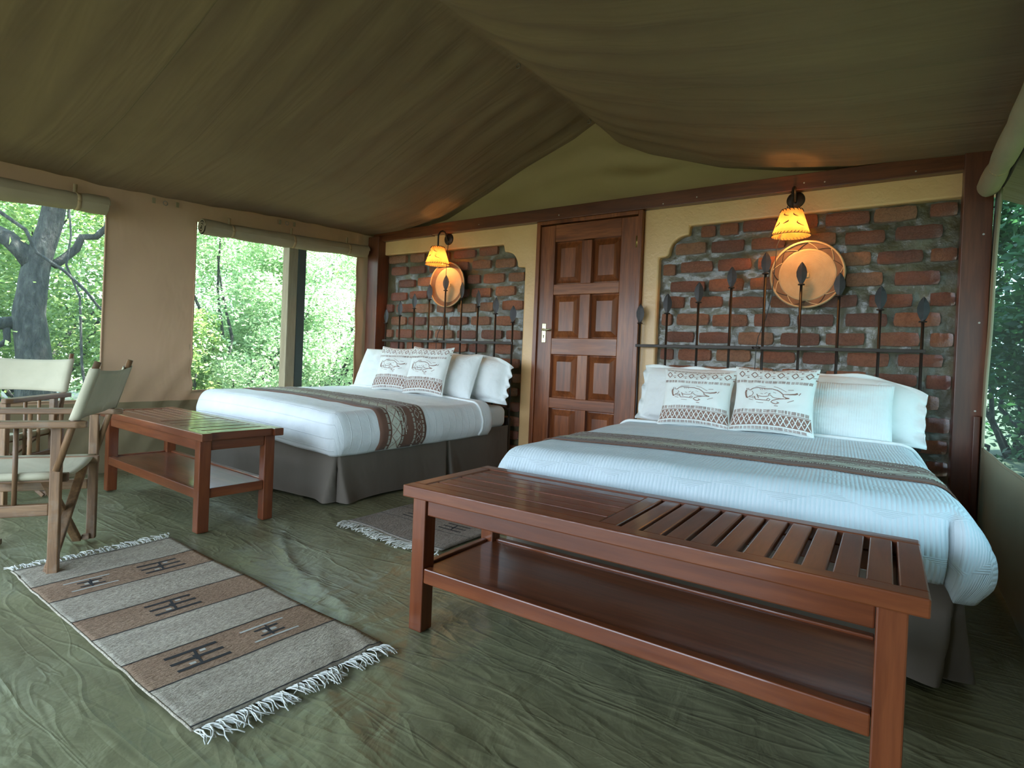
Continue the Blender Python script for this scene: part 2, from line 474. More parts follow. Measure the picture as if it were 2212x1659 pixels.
# ================================================================== SETTING
XL, XR, YB, YF = -4.70, .47, 4.20, -1.65
def floor_z(x, y):
    h = .010 * nz(x * 1.3, y * 2.1, 1) + .006 * nz(x * 3.1 + 2 * nz(x, y), y * 6, 5) + .004 * abs(nz(x * 5 + y * 3, y * 5 - x * 2, 9))
    # long folds of the loose groundsheet
    for (x0, y0, dx, dy, w, a) in ((-1.0, .75, 1, .12, .012, .006), (-2.2, 1.55, .8, -.5, .014, .006), (-1.9, 1.45, .9, -.35, .012, .006), (-.6, 1.0, .8, -.25, .012, .006), (-1.5, 1.2, .7, -.5, .01, .006), (-2.2, 1.95, .9, -.3, .012, .005), (-1.1, .95, .8, -.3, .012, .006)):
        L = math.hypot(dx, dy); dx, dy = dx / L, dy / L
        s = (x - x0) * dx + (y - y0) * dy; d = -(x - x0) * dy + (y - y0) * dx + .05 * nz(s * 2, x0)
        if abs(s) < 1: h += a * math.exp(-(d / w) ** 2) * (1 - s * s)
    return h - .006
mb = MB(); mb.grid(lambda x, y: (x, y, floor_z(x, y)), lin(XL - .1, XR + .15, 260), lin(YF, YB + .05, 290))
floor = struct(mb.build('floor', 'groundsheet', smooth=True), 'green canvas groundsheet with loose wrinkles')
mb = MB(); mb.grid(lambda x, y: (x, y, -.09 + .05 * nz(x * .5, y * .5)), lin(-40, 40, 40), lin(-40, 40, 40))
struct(mb.build('ground', 'earth', smooth=True), 'earth around the tent')

# ---- roof canvas (ceiling): sagging ridge roof
BACK = [(-4.98, 2.12), (-4.75, 2.205), (-4.2, 2.215), (-3.694, 2.293), (-3.2, 2.49), (-2.785, 2.675), (-2.1, 2.94), (-1.85, 2.74), (-1.617, 2.617), (-1.05, 2.417), (-.6, 2.315), (-.211, 2.255), (.5, 2.215), (1.25, 1.85)]
FRONT = [(-4.98, 1.96), (-4.75, 2.045), (-4.2, 2.13), (-3.694, 2.24), (-3.2, 2.40), (-2.785, 2.55), (-2.1, 2.84), (-1.85, 2.70), (-1.617, 2.60), (-1.05, 2.43), (-.6, 2.345), (-.211, 2.29), (.5, 2.20), (1.25, 1.80)]
def roof_z(x, y):
    t = sstep(1.2, 4.2, y)
    z = interp(BACK, x) * t + interp(FRONT, x) * (1 - t)
    d = abs(x + 2.1)
    wr = .020 * nz(y * 2.6 + .3 * nz(x, y), x * .35, 3) + .012 * nz(y * 7, x * .6, 8)
    # gathers that fan out from the ridge ring
    e = math.exp(-d / .9)
    wr += .018 * math.sin(y * 22 + 3 * nz(y * 2, x)) * e * min(1, d * 6)
    return z + wr * min(1, d * 5) * min(1, max(0.15, (5.2 - abs(x + 2.1) * 1.55) / 1.5))
xs = lin(-4.98, -2.1, 90) + lin(-2.1, 1.25, 86)[1:]
mb = MB(); mb.grid(lambda x, y: (x, y, roof_z(x, y)), xs, lin(YF - .3, YB + .12, 170) + [4.6, 5.0], flip=True)
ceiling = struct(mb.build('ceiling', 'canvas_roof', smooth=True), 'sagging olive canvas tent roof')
for (y0, x0, x1, dy) in ((3.02, -4.6, -2.2, -.05), (1.42, -4.6, -2.2, -.04), (3.0, -2.0, .44, -.1), (1.35, -2.0, .44, .0)):
    mb = MB()
    def sf(a, b, y0=y0, x0=x0, x1=x1, dy=dy):
        x = x0 + (x1 - x0) * a; y = y0 + dy * a + b
        return (x, y, roof_z(x, y) - .0025 + .002 * abs(b) / .004)
    mb.grid(sf, lin(0, 1, 70), [-.004, 0, .004])
    mb.build('seam', 'seam', ceiling, True)
# ridge rings
for y in (3.06, 4.12):
    mb = MB(); c = Vector((-2.1, y, roof_z(-2.1, y) - .03))
    mb.tube([c + Vector((math.cos(a) * .016, 0, math.sin(a) * .016)) for a in lin(0, 2 * PI, 13)], .003, 6, False)
    mb.build('ridge_ring', 'ring_metal', ceiling, True)

# ---- gable canvas above the beam
mb = MB()
def gab(x, t):
    z0 = 2.16; z1 = max(z0 + .01, roof_z(x, 4.24) + .03)
    z = z0 + (z1 - z0) * t
    k = sstep(0, .35, t) * sstep(1.02, .7, t)
    return (x, 4.235 - k * (.03 * nz(x * 3, z * 5) + .03 * math.exp(-((x + 1.75) / .35) ** 2) * math.sin(z * 26 + x * 3)), z)
mb.grid(gab, lin(-4.75, .55, 90), lin(0, 1, 14), flip=False)
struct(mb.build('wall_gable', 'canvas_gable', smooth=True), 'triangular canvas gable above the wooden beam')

# ---- back wall: plaster with two stepped recesses full of brick
def arc(cx, cz, r, a0, a1, n=10): return [(cx + r * math.cos(a), cz + r * math.sin(a)) for a in lin(a0, a1, n)]
left_out = [(-4.52, 1.995), (-2.955, 1.985), (-2.94, 1.916)] + arc(-2.925, 1.785, .131, PI / 2, 0, 10) + [(-2.785, 1.768), (-2.711, 1.763), (-2.711, -.02), (-2.574, -.02), (-2.574, 2.15), (-4.52, 2.15)]
right_out = [(.34, 2.0), (-1.258, 1.988), (-1.262, 1.925)] + arc(-1.275, 1.785, .135, PI / 2, PI, 10) + [(-1.43, 1.768), (-1.486, 1.763), (-1.486, -.02), (-1.614, -.02), (-1.614, 2.15), (.34, 2.15)]
bm = bmesh.new()
for out in (left_out, right_out):
    f = bm.faces.new([bm.verts.new((x, 4.185, z)) for x, z in out])
    bmesh.ops.recalc_face_normals(bm, faces=[f])
    ex = bmesh.ops.extrude_face_region(bm, geom=[f])
    bmesh.ops.translate(bm, verts=[g for g in ex['geom'] if isinstance(g, bmesh.types.BMVert)], vec=(0, .085, 0))
bmesh.ops.recalc_face_normals(bm, faces=bm.faces)
me = bpy.data.meshes.new('wall_back'); bm.to_mesh(me); bm.free(); me.materials.append(MATS['plaster'])
wall_back = bpy.data.objects.new('wall_back', me); COL.objects.link(wall_back)
bv = wall_back.modifiers.new('bevel', 'BEVEL'); bv.width = .014; bv.segments = 3; bv.limit_method = 'ANGLE'
struct(wall_back, 'ochre plastered back wall with two stepped brick recesses')
mb = MB(); mb.grid(lambda x, z: (x, 4.36, z), [-4.9, .44], [-.05, 2.2]); mb.build('backing', 'mortar', wall_back)
for (a, b) in ((-4.55, -2.69), (-1.50, .36)):
    mb = MB()
    mb.grid(lambda x, z: (x, 4.243 + .007 * nz(x * 9, z * 12) + .004 * nz(x * 30, z * 30, 4), z), lin(a, b, 120), lin(-.03, 2.03, 130))
    mb.build('mortar', 'mortar', wall_back, True)

BR = [
[(-1.185,-1.082,1.942),(-1.049,-.924,1.945),(-.893,-.67,1.953),(-.375,-.127,1.941),(-.103,.118,1.943),(.183,.315,1.945),(-.63,-.42,1.95)],
[(-1.369,-1.145,1.824),(-1.106,-.881,1.821),(-.829,-.615,1.821),(-.529,-.31,1.817),(-.257,-.042,1.809),(.014,.249,1.818)],
[(-1.46,-1.367,1.673),(-1.326,-1.094,1.685),(-1.055,-.828,1.686),(-.781,-.571,1.681),(-.523,-.318,1.68),(-.282,-.112,1.676),(-.075,.159,1.672),(.197,.322,1.672)],
[(-1.398,-1.144,1.54),(-1.11,-.874,1.541),(-.827,-.614,1.541),(-.556,-.294,1.541),(-.241,-.044,1.541),(.021,.245,1.536)],
[(-1.436,-1.291,1.424),(-1.243,-1.015,1.418),(-.966,-.729,1.411),(-.688,-.464,1.41),(-.389,-.175,1.405),(-.11,.115,1.401),(.204,.324,1.404)],
[(-1.455,-1.381,1.292),(-1.339,-1.105,1.291),(-1.077,-.837,1.283),(-.79,-.564,1.284),(-.516,-.302,1.28),(-.235,-.009,1.281),(.027,.258,1.282)],
[(-1.424,-1.209,1.16),(-1.168,-.95,1.157),(-.89,-.663,1.154),(-.613,-.379,1.153),(-.342,-.126,1.156),(-.054,.159,1.16),(.214,.323,1.158)],
[(-1.455,-1.357,1.026),(-1.315,-1.077,1.026),(-1.037,-.806,1.028),(-.738,-.52,1.026),(-.472,-.27,1.028),(-.216,.009,1.027),(.057,.279,1.031)],
[(-1.389,-1.198,.905),(-1.128,-.95,.905),(-.886,-.653,.91),(-.598,-.398,.91),(-.332,-.108,.905),(-.065,.157,.904),(.204,.321,.902)]]
BL = [
[(-4.463,-4.218,1.945),(-4.161,-3.961,1.945),(-3.86,-3.63,1.94),(-3.572,-3.309,1.939),(-3.254,-3.043,1.947)],
[(-4.42,-4.201,1.824),(-4.156,-3.948,1.821),(-3.884,-3.645,1.821),(-3.586,-3.389,1.828),(-3.333,-3.118,1.827),(-3.059,-2.845,1.822)],
[(-4.308,-4.086,1.687),(-4.039,-3.835,1.695),(-3.762,-3.479,1.694),(-3.383,-3.24,1.69),(-3.194,-2.96,1.689),(-2.908,-2.74,1.689)],
[(-4.417,-4.198,1.554),(-4.142,-3.902,1.562),(-3.838,-3.632,1.561),(-3.572,-3.376,1.56),(-3.328,-3.105,1.559),(-3.043,-2.832,1.565)],
[(-4.481,-4.387,1.432),(-4.328,-4.079,1.428),(-4.057,-3.831,1.424),(-3.768,-3.564,1.419),(-3.495,-3.273,1.417),(-3.218,-3.071,1.424),(-2.965,-2.741,1.433)],
[(-4.403,-4.195,1.298),(-4.15,-3.92,1.293),(-3.866,-3.648,1.292),(-3.598,-3.372,1.294),(-3.32,-3.101,1.292),(-3.038,-2.836,1.291)],
[(-4.478,-4.384,1.164),(-4.325,-4.098,1.163),(-4.043,-3.828,1.16),(-3.775,-3.551,1.162),(-3.491,-3.26,1.16),(-3.19,-2.96,1.163),(-2.907,-2.745,1.162)],
[(-4.4,-4.215,1.033),(-4.158,-3.949,1.035),(-3.874,-3.686,1.035),(-3.624,-3.368,1.033),(-3.329,-3.142,1.032),(-3.033,-2.84,1.03)]]
def more_rows(rows, x0, x1, z, zmin):
    k = 0
    while z > zmin:
        x = x0 + (.0 if k % 2 else -.12); r = []
        while x < x1 - .05:
            w = .225 + random.uniform(-.02, .02); a, b = max(x, x0 + .01), min(x + w, x1)
            if b - a > .05: r.append((a, b, z + random.uniform(-.004, .004)))
            x += w + .05
        rows.append(r); z -= .13; k += 1
more_rows(BR, -1.46, .325, .772, .1); more_rows(BL, -4.48, -2.73, .90, .1)
bvars = []
for k in range(6):
    rnd = random.Random(40 + k); mb = MB()
    nx_, nz_ = 6, 4; us, vs = lin(-.5, .5, nx_), lin(-.5, .5, nz_)
    front = {}
    for j, b in enumerate(vs):
        for i, a in enumerate(us):
            edge = i in (0, nx_ - 1) or j in (0, nz_ - 1); cor = i in (0, nx_ - 1) and j in (0, nz_ - 1)
            x = a * (.955 if cor else 1) + rnd.uniform(-.010, .010); z = b * (.90 if cor else 1) + rnd.uniform(-.03, .03)
            y = (-.40 if cor else (-.46 if edge else -.5)) + rnd.uniform(-.03, .03)
            mb.v.append(Vector((x, y, z)))
    for j in range(nz_ - 1):
        for i in range(nx_ - 1):
            mb.f.append([j * nx_ + i, j * nx_ + i + 1, (j + 1) * nx_ + i + 1, (j + 1) * nx_ + i]); mb.mi.append(0)
    ring = [i for i in range(nx_)] + [j * nx_ + nx_ - 1 for j in range(1, nz_)] + [(nz_ - 1) * nx_ + i for i in range(nx_ - 2, -1, -1)] + [j * nx_ for j in range(nz_ - 2, 0, -1)]
    base = len(mb.v)
    for i in ring: p = mb.v[i]; mb.v.append(Vector((p.x * 1.04, .5, p.z * 1.06)))
    for i in range(len(ring)):
        j = (i + 1) % len(ring); mb.f.append([ring[j], ring[i], base + i, base + j]); mb.mi.append(0)
    bme = mb.mesh('brick', 'brick', False)
    bme.polygons.foreach_set('use_smooth', [i < (nx_ - 1) * (nz_ - 1) for i in range(len(mb.f))]); bvars.append(bme)
for rows in (BL, BR):
    for row in rows:
        for (a, b, z) in row:
            o = bpy.data.objects.new('brick', random.choice(bvars)); COL.objects.link(o); o.parent = wall_back
            o.location = ((a + b) / 2, 4.238 + random.uniform(-.004, .004), z); o.scale = (b - a, .05, .083 + random.uniform(-.006, .006))
            o.rotation_euler = (0, random.uniform(-.012, .012), 0)

# ---- beam and posts
mb = MB(); mb.box((-4.21, 4.165, 2.185), (.83, .07, .10)); t1 = struct(mb.build('trim_1', 'beam_wood', bevel=.004), 'short paler end of the wooden beam over the left recess')
mb = MB(); mb.box((-1.62, 4.16, 2.192), (4.34, .075, .105)); t2 = struct(mb.build('trim_2', 'beam_wood', bevel=.004), 'long red-brown wooden beam along the wall top')
for x in (-3.2, -2.35, -1.45, -1.2, -.5, -.38, .1):
    mb = MB(); mb.lathe([(0, 0), (.005, 0), (.004, .002), (0, .002)], 8, (x, 4.122, 2.165 + random.uniform(-.01, .02)), 'y'); mb.build('screw', 'screw', t2)
mb = MB(); mb.box((-4.575, 4.165, 1.08), (.16, .16, 2.2)); struct(mb.build('trim_3', 'post_wood', bevel=.005), 'wooden corner post beside the window')
mb = MB(); mb.box((.395, 4.15, 1.11), (.135, .13, 2.26)); t4 = struct(mb.build('trim_4', 'post_wood', bevel=.005), 'dark wooden corner post right of the brick')
for z in (.75, 1.25, 1.75):
    mb = MB(); mb.lathe([(0, 0), (.006, 0), (.005, .002), (0, .002)], 8, (.425, 4.084, z), 'y'); mb.build('screw', 'screw', t4)
mb = MB(); mb.box((.43, 4.055, .35), (.03, .05, .75)); struct(mb.build('trim_5', 'post_wood', bevel=.004), 'short wooden batten at the post foot')

# ---- door
door = empty('door_1', (-2.094, 4.185, 0)); struct(door, 'red-brown wooden panelled door')
mb = MB()
mb.box((-.462, .0, 1.06), (.036, .09, 2.16)); mb.box((.462, .0, 1.06), (.036, .09, 2.16)); mb.box((0, .0, 2.125), (.888, .09, .03))
mb.build('door_frame', 'door_wood_z', door, bevel=.003)
for nm, c, s, w in (('stile', (-.373, .0, 1.05), (.142, .05, 2.10), 'z'), ('stile', (.372, .0, 1.05), (.144, .05, 2.10), 'z'),
                    ('rail', (0, .0, 2.03), (.602, .05, .145), 'x'), ('rail', (0, 0, 1.548), (.602, .05, .09), 'x'), ('rail', (0, 0, 1.065), (.602, .05, .14), 'x'),
                    ('rail', (0, 0, .582), (.602, .05, .09), 'x'), ('rail', (0, 0, .10), (.602, .05, .2), 'x'),
                    ('mullion', (.0, 0, 1.77), (.094, .05, .36), 'z'), ('mullion', (0, 0, 1.317), (.094, .05, .37), 'z'), ('mullion', (0, 0, .81), (.094, .05, .37), 'z'), ('mullion', (0, 0, .37), (.094, .05, .34), 'z')):
    mb = MB(); mb.box(c, s); mb.build(nm, 'door_wood_' + w, door, bevel=.004)
for (z0, z1) in ((1.592, 1.958), (1.135, 1.503), (.627, .995), (.20, .537)):
    for sx in (-1, 1):
        xa, xb = (-.302, -.047) if sx < 0 else (.047, .302)
        mb = MB(); k = 0
        cx, cz, hw, hh = (xa + xb) / 2, (z0 + z1) / 2, (xb - xa) / 2, (z1 - z0) / 2
        rings = [(hw, hh, .014), (hw - .012, hh - .012, .012), (hw - .055, hh - .055, -.014), (hw - .060, hh - .060, -.018)]
        for (a, b, y) in rings: mb.v += [Vector((cx - a, y, cz - b)), Vector((cx + a, y, cz - b)), Vector((cx + a, y, cz + b)), Vector((cx - a, y, cz + b))]
        for r in range(3):
            for i in range(4):
                j = (i + 1) % 4; mb.f.append([r * 4 + i, r * 4 + j, r * 4 + 4 + j, r * 4 + 4 + i]); mb.mi.append(0)
        mb.f.append([12, 13, 14, 15]); mb.mi.append(0)
        mb.build('raised_panel', 'door_wood_z', door)
hp = MB(); hp.box((-.376, -.028, 1.177), (.040, .007, .165)); plate = hp.build('lock_plate', 'brass', door, bevel=.009, seg=3)
plate['label'] = 'pale brass lock plate with lever'
mb = MB(); mb.tube([(-.376, -.03, 1.205), (-.376, -.06, 1.205), (-.366, -.068, 1.205), (-.34, -.070, 1.200), (-.31, -.070, 1.206), (-.285, -.069, 1.210)], [.011, .009, .009, .008, .007, .006], 8); mb.build('lever', 'brass', plate, True)
mb = MB(); mb.lathe([(0, 0), (.005, 0), (.005, .002), (0, .002)], 10, (-.376, -.032, 1.155), 'y'); mb.box((-.376, -.033, 1.143), (.004, .002, .018)); mb.build('keyhole', 'blade_dark', plate)
for z in (1.245, 1.11):
    mb = MB(); mb.lathe([(0, 0), (.004, 0), (.003, .002), (0, .002)], 8, (-.376, -.0315, z), 'y'); mb.build('screw', 'hinge', plate)
for z in (1.90, .45):
    mb = MB(); mb.tube([(.447, -.03, z - .05), (.447, -.03, z + .05)], .007, 8); mb.box((.435, -.026, z), (.02, .003, .09)); mb.build('hinge', 'hinge', door, True)

# ---- left canvas wall with two screened windows
W2 = (2.32, 3.985, .575, 1.95); W1 = (-.75, 1.69, .52, 1.93)
def wl_top(y): return roof_z(XL - .03, y) + .03
def lw(y, z):
    x = XL + .012 * nz(y * 2.2, z * 1.5, 2)
    # diagonal pull folds below the windows' corners
    for (y0, z0, a) in ((2.28, .62, .022), (1.8, .5, .012)):
        d = (y - y0) * .8 + (z - z0) * -.55; s = (y - y0) * .55 + (z - z0) * .8
        if -.7 < s < .25: x += a * math.sin(d * 42) * math.exp(-(d / .16) ** 2) * sstep(-.7, -.2, s)
    d = (y - 4.1) ; x += .010 * math.sin((y * 3 + z) * 14) * math.exp(-(d / .15) ** 2)
    if z < .5: x += .05 * (.5 - z) * (1 + nz(y * 3, z * 2))
    return x
ys = sorted(set([round(v, 4) for v in lin(YF, YB + .04, 118)] + [W1[0], W1[1], W2[0], W2[1]]))
zs_n = sorted(set([round(v, 4) for v in lin(-.02, 2.02, 48)] + [W1[2], W1[3], W2[2], W2[3], .5]))
def lskip(y, z): return any(w[0] < y < w[1] and w[2] < z < w[3] for w in (W1, W2))
mb = MB()
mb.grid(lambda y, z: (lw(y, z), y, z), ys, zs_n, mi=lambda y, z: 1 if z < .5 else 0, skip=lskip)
mb.grid(lambda y, t: (lw(y, 2.02), y, 2.02 + (wl_top(y) - 2.02) * t), ys, lin(0, 1, 5))
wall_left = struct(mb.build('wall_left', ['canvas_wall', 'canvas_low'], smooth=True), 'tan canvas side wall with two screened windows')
def window(name, w, side, xf, lab, net='screen_net'):
    mb = MB(); mb.grid(lambda y, z: (xf(y, z) + side * .006, y, z), lin(w[0] - .02, w[1] + .02, 12), lin(w[2] - .02, w[3] + .02, 10))
    o = struct(mb.build(name, net, smooth=True), lab)
    for (a, b) in (((w[0], w[2]), (w[1], w[2])), ((w[1], w[2]), (w[1], w[3])), ((w[0], w[2]), (w[0], w[3]))):
        mb = MB()
        pts = [(a[0] + (b[0] - a[0]) * t, a[1] + (b[1] - a[1]) * t) for t in lin(0, 1, 24)]
        mb.tube([(xf(y, z) - side * .004, y, z) for y, z in pts], .007, 6); mb.build('edge_binding', 'canvas_wall' if side < 0 else 'canvas_right', o, True)
    return o
window('window_1', W1, -1, lw, 'wide screened tent window behind the folding chairs')
window('window_2', W2, -1, lw, 'screened tent window beside the far bed')
mb = MB(); mb.box((-4.84, 3.405, .95), (.05, .085, 2.3)); struct(mb.build('trim_7', 'pole_shaded_face', bevel=.006), 'dark strip added as the shaded face of the wooden tent pole')  # added dark strip stands in for the wooden pole's shaded face
mb = MB(); mb.box((-4.86, 3.30, .95), (.10, .10, 2.3)); struct(mb.build('trim_6', 'pole_wood_z', bevel=.006), 'pale wooden tent pole outside the window')

def blind(name, x, y0, y1, z0, z1, r, label, mat='canvas_roll', straps=(), lump=.012, seed=0, back=0):
    root = empty(name, (x, (y0 + y1) / 2, (z0 + z1) / 2))
    tag(root, label, 'blind')
    mb = MB(); N = 44; k = 22
    yc, zc = (y0 + y1) / 2, (z0 + z1) / 2
    def fn(a, t):
        y = y0 + (y1 - y0) * t; z = z0 + (z1 - z0) * t
        rr = r * (1 + .14 * nz(y * 4, seed, a * .0) + .1 * nz(math.cos(a) * 1.5, math.sin(a) * 1.5 + y * 3, seed))
        for s in straps: rr *= 1 - .16 * math.exp(-((y - s) / .035) ** 2)
        sag = -.012 * math.sin(t * PI)
        return (rr * math.cos(a), y - yc, z - zc + sag + rr * 1.12 * math.sin(a))
    mb.grid(fn, lin(0, 2 * PI, k), lin(0, 1, N))
    mb.build('canvas_roll', mat, root, True)
    # spiral end
    for e, t in ((y0, 0), (y1, 1)):
        mb = MB(); pts = []
        for i in range(40):
            a = i / 39 * 5.2 * PI; q = r * (1 - .86 * i / 39)
            pts.append((q * math.cos(a), e - yc + (.004 if t else -.004), (z1 if t else z0) - zc + q * 1.1 * math.sin(a)))
        mb.tube(pts, .006, 5); mb.build('rolled_edge', mat, root, True)
    for s in straps:
        t = (s - y0) / (y1 - y0); mb = MB()
        pts = []
        for a in lin(0, 2 * PI, 18): 
            p = fn(a, t); pts.append(Vector((p[0] * 1.06, p[1], (p[2] - (z0 + (z1 - z0) * t - zc)) * 1.07 + (z0 + (z1 - z0) * t - zc))))
        mb.grid(lambda i, b: pts[int(i)] + Vector((0, b, 0)), list(range(18)), [-.012, .012])
        top = max(pts, key=lambda p: p.z)
        mb.box((top.x - back * .02, top.y, top.z + .03), (.004, .024, .07))
        mb.build('strap', 'strap', root, True, solid=.002)
    # flap that runs from the roll up to the wall
    mb = MB(); mb.grid(lambda t, s: (-back * .055 * s + back * .0, (y0 - yc) + (y1 - y0) * t, (z0 - zc) + (z1 - z0) * t + r * .8 + .02 * s + .006 * nz(t * 12, s)), lin(0.01, .99, 30), lin(0, 1, 4))
    mb.build('hanging_flap', mat, root, True)
    return root
blind('rolled_blind', -4.625, 2.33, 4.03, 1.905, 2.02, .056, 'rolled-up canvas blind with three straps over the window by the far bed', straps=(2.57, 3.15, 3.79), seed=3, back=1)
blind('rolled_blind', -4.625, -.8, 1.66, 1.79, 1.90, .060, 'lumpy rolled-up canvas blind over the window behind the folding chairs', straps=(1.49, .6, -.3), seed=8, back=1)
# D-rings and tabs along the eave
for i, y in enumerate((1.99, 2.07, 2.16, 3.05, 3.12, 3.2)):
    z = roof_z(XL + .03, y) - .05
    mb = MB()
    if i % 3 == 1:
        mb.tube([(XL + .03, y + .016 * math.cos(a), z + .016 * math.sin(a)) for a in lin(0, 2 * PI, 12)], .003, 5, False); mb.build('ring', 'ring_metal', wall_left, True)
    else:
        mb.box((XL + .025, y, z), (.008, .022, .04)); mb.build('tab', 'canvas_low', wall_left, bevel=.002)

# ---- right canvas wall with screened window
def rwx(y, z): return .452 + .026 * (z - .55) / 1.4 + .010 * nz(y * 2, z * 1.6, 7) + (.02 * (.55 - z) * (1 + nz(y * 2.5, z, 3)) if z < .55 else 0)
W3 = (1.4, 3.94, .555, 1.96)
ys = sorted(set([round(v, 4) for v in lin(YF, YB - .03, 110)] + [W3[0], W3[1]])); zs_n = sorted(set([round(v, 4) for v in lin(-.02, 2.16, 48)] + [W3[2], W3[3]]))
mb = MB(); mb.grid(lambda y, z: (rwx(y, z), y, z), ys, zs_n, flip=True, skip=lambda y, z: W3[0] < y < W3[1] and W3[2] < z < W3[3])
mb.grid(lambda y, t: (rwx(y, 2.16), y, 2.16 + (roof_z(.48, y) + .02 - 2.16) * t), ys, [0, 1], flip=True)
struct(mb.build('wall_right', 'canvas_right', smooth=True), 'olive canvas wall on the right with a screened window')
window('window_3', W3, 1, rwx, 'screened window in the right canvas wall, net darkened for the shade outside', 'darkened_net')
blind('rolled_blind', .425, 1.2, 3.97, 2.07, 1.985, .050, 'smooth rolled-up canvas blind over the right-hand window', straps=(3.62, 2.4), seed=5, back=-1)

# ---- unseen front canvas, added on the right and along the top to cut light
mb = MB(); mb.grid(lambda x, t: (x, YF + .02 * nz(x * 3, t * 3), (roof_z(x, YF) + .02) * t), lin(-.6, .55, 24), lin(0, 1, 16))
mb.grid(lambda x, t: (x, YF + .01 * nz(x * 3, t * 3), 2.05 + (roof_z(x, YF) + .02 - 2.05) * t), lin(-4.8, -.6, 40), lin(0, 1, 6))
struct(mb.build('wall_front_blocker', 'canvas_low', smooth=True), 'unseen canvas tent front, added to darken the right side')

# ================================================================== BEDS
class Cover:
    """cloth over a bed: unrolled coordinates u (across, from the centre line) and v (along, 0 at the foot edge line)"""
    def __init__(s, cx, W, y_foot, y_head, ztop, D, r, dome=.02, seed=0, puff=.022, tilt=0, fold=None, rot=0):
        s.__dict__.update(locals())
        s.a = W / 2 - r
    def hd(s, d):
        r = s.r; q = r * PI / 2
        if d <= 0: return 0, 0, 0
        if d < q: ph = d / r; return r * math.sin(ph), r * (1 - math.cos(ph)), ph
        return r, r + d - q, PI / 2
    def pt(s, u, v, off=0):
        du = max(0, abs(u) - s.a); dv = max(0, s.r - v) if v < s.r else 0
        d = max(du, dv); h, drop, ph = s.hd(d)
        L = math.hypot(du, dv) or 1
        dx, dy = (math.copysign(du, u) / L, -dv / L)
        bx = max(-s.a, min(s.a, u)); by = s.y_foot + max(s.r, v)
        n = Vector((dx * math.sin(ph), dy * math.sin(ph), math.cos(ph)))
        D = s.D; total = D
        t = max(0, min(1, (d) / total))
        side = sstep(.25, .6, t)
        disp = side * (s.puff * math.sin(min(1, (t - .25) / .75) * PI) - .018 * sstep(.8, 1, t))
        k = s.seed
        disp += .010 * nz(u * 2.2, v * 2.2, k) + .004 * nz(u * 6, v * 6, k + 4) + side * (.010 * nz(u * 5 + v * 5, k + 9) )
        z = s.ztop - drop + s.dome * (1 - (u / (s.W / 2)) ** 2 if abs(u) < s.W / 2 else 0) + s.tilt * bx
        if d >= s.D - .06: z += (d - s.D + .06) / .06 * .012 * nz(u * 3, v * 3, k + 2)
        if s.fold:
            u0, depth = s.fold
            if v < .05:
                g = math.exp(-((u - u0) / .011) ** 2) * sstep(.05, -.05, v)
                disp -= depth * g
                disp += .028 * sstep(u0, u0 + .03, u) * sstep(.05, -.06, v)
                z -= .035 * sstep(u0 + .0, u0 + .05, u) * sstep(.3, 1, t)
        p = Vector((s.cx + bx + dx * h, by + dy * h, z))
        p = p + n * (disp + off)
        if s.rot:
            c, q = math.cos(s.rot), math.sin(s.rot); x, y = p.x - s.cx, p.y - 4.06
            p = Vector((s.cx + x * c - y * q, 4.06 + x * q + y * c, p.z))
        return p
    def grid(s, name, mat, parent=None):
        us = lin(-s.a - s.D, s.a + s.D, 130); vs = lin(s.r - s.D, s.y_head - s.y_foot, 110)
        mb = MB(); mb.grid(lambda u, v: s.pt(u, v), us, vs, uv=lambda u, v: (u, v))
        return mb.build(name, mat, parent, True, solid=.012)

def ribbon(mb, fn, pts, w, closed=False, sub=.03):
    """flat ribbon along a polyline in pattern coordinates, mapped by fn(u,v)->3D"""
    P = []
    q = pts + [pts[0]] if closed else pts
    for a, b in zip(q, q[1:]):
        n = max(1, int(math.hypot(b[0] - a[0], b[1] - a[1]) / sub))
        for i in range(n): P.append((a[0] + (b[0] - a[0]) * i / n, a[1] + (b[1] - a[1]) * i / n))
    P.append(q[-1])
    k = len(mb.v); m = len(P)
    for i, p in enumerate(P):
        a, b = P[max(0, i - 1)], P[min(m - 1, i + 1)]
        if closed and i in (0, m - 1): a, b = P[m - 2], P[1]
        tx, ty = b[0] - a[0], b[1] - a[1]; L = math.hypot(tx, ty) or 1
        ww = (w[0] + (w[1] - w[0]) * i / max(1, m - 1)) if isinstance(w, tuple) else w
        ox, oy = -ty / L * ww / 2, tx / L * ww / 2
        mb.v.append(Vector(fn(p[0] + ox, p[1] + oy))); mb.v.append(Vector(fn(p[0] - ox, p[1] - oy)))
    for i in range(m - 1): mb.f.append([k + 2 * i, k + 2 * i + 1, k + 2 * i + 3, k + 2 * i + 2]); mb.mi.append(0)
def patch(mb, fn, u0, u1, v0, v1, nu, nv): mb.grid(fn, lin(u0, u1, nu), lin(v0, v1, nv))

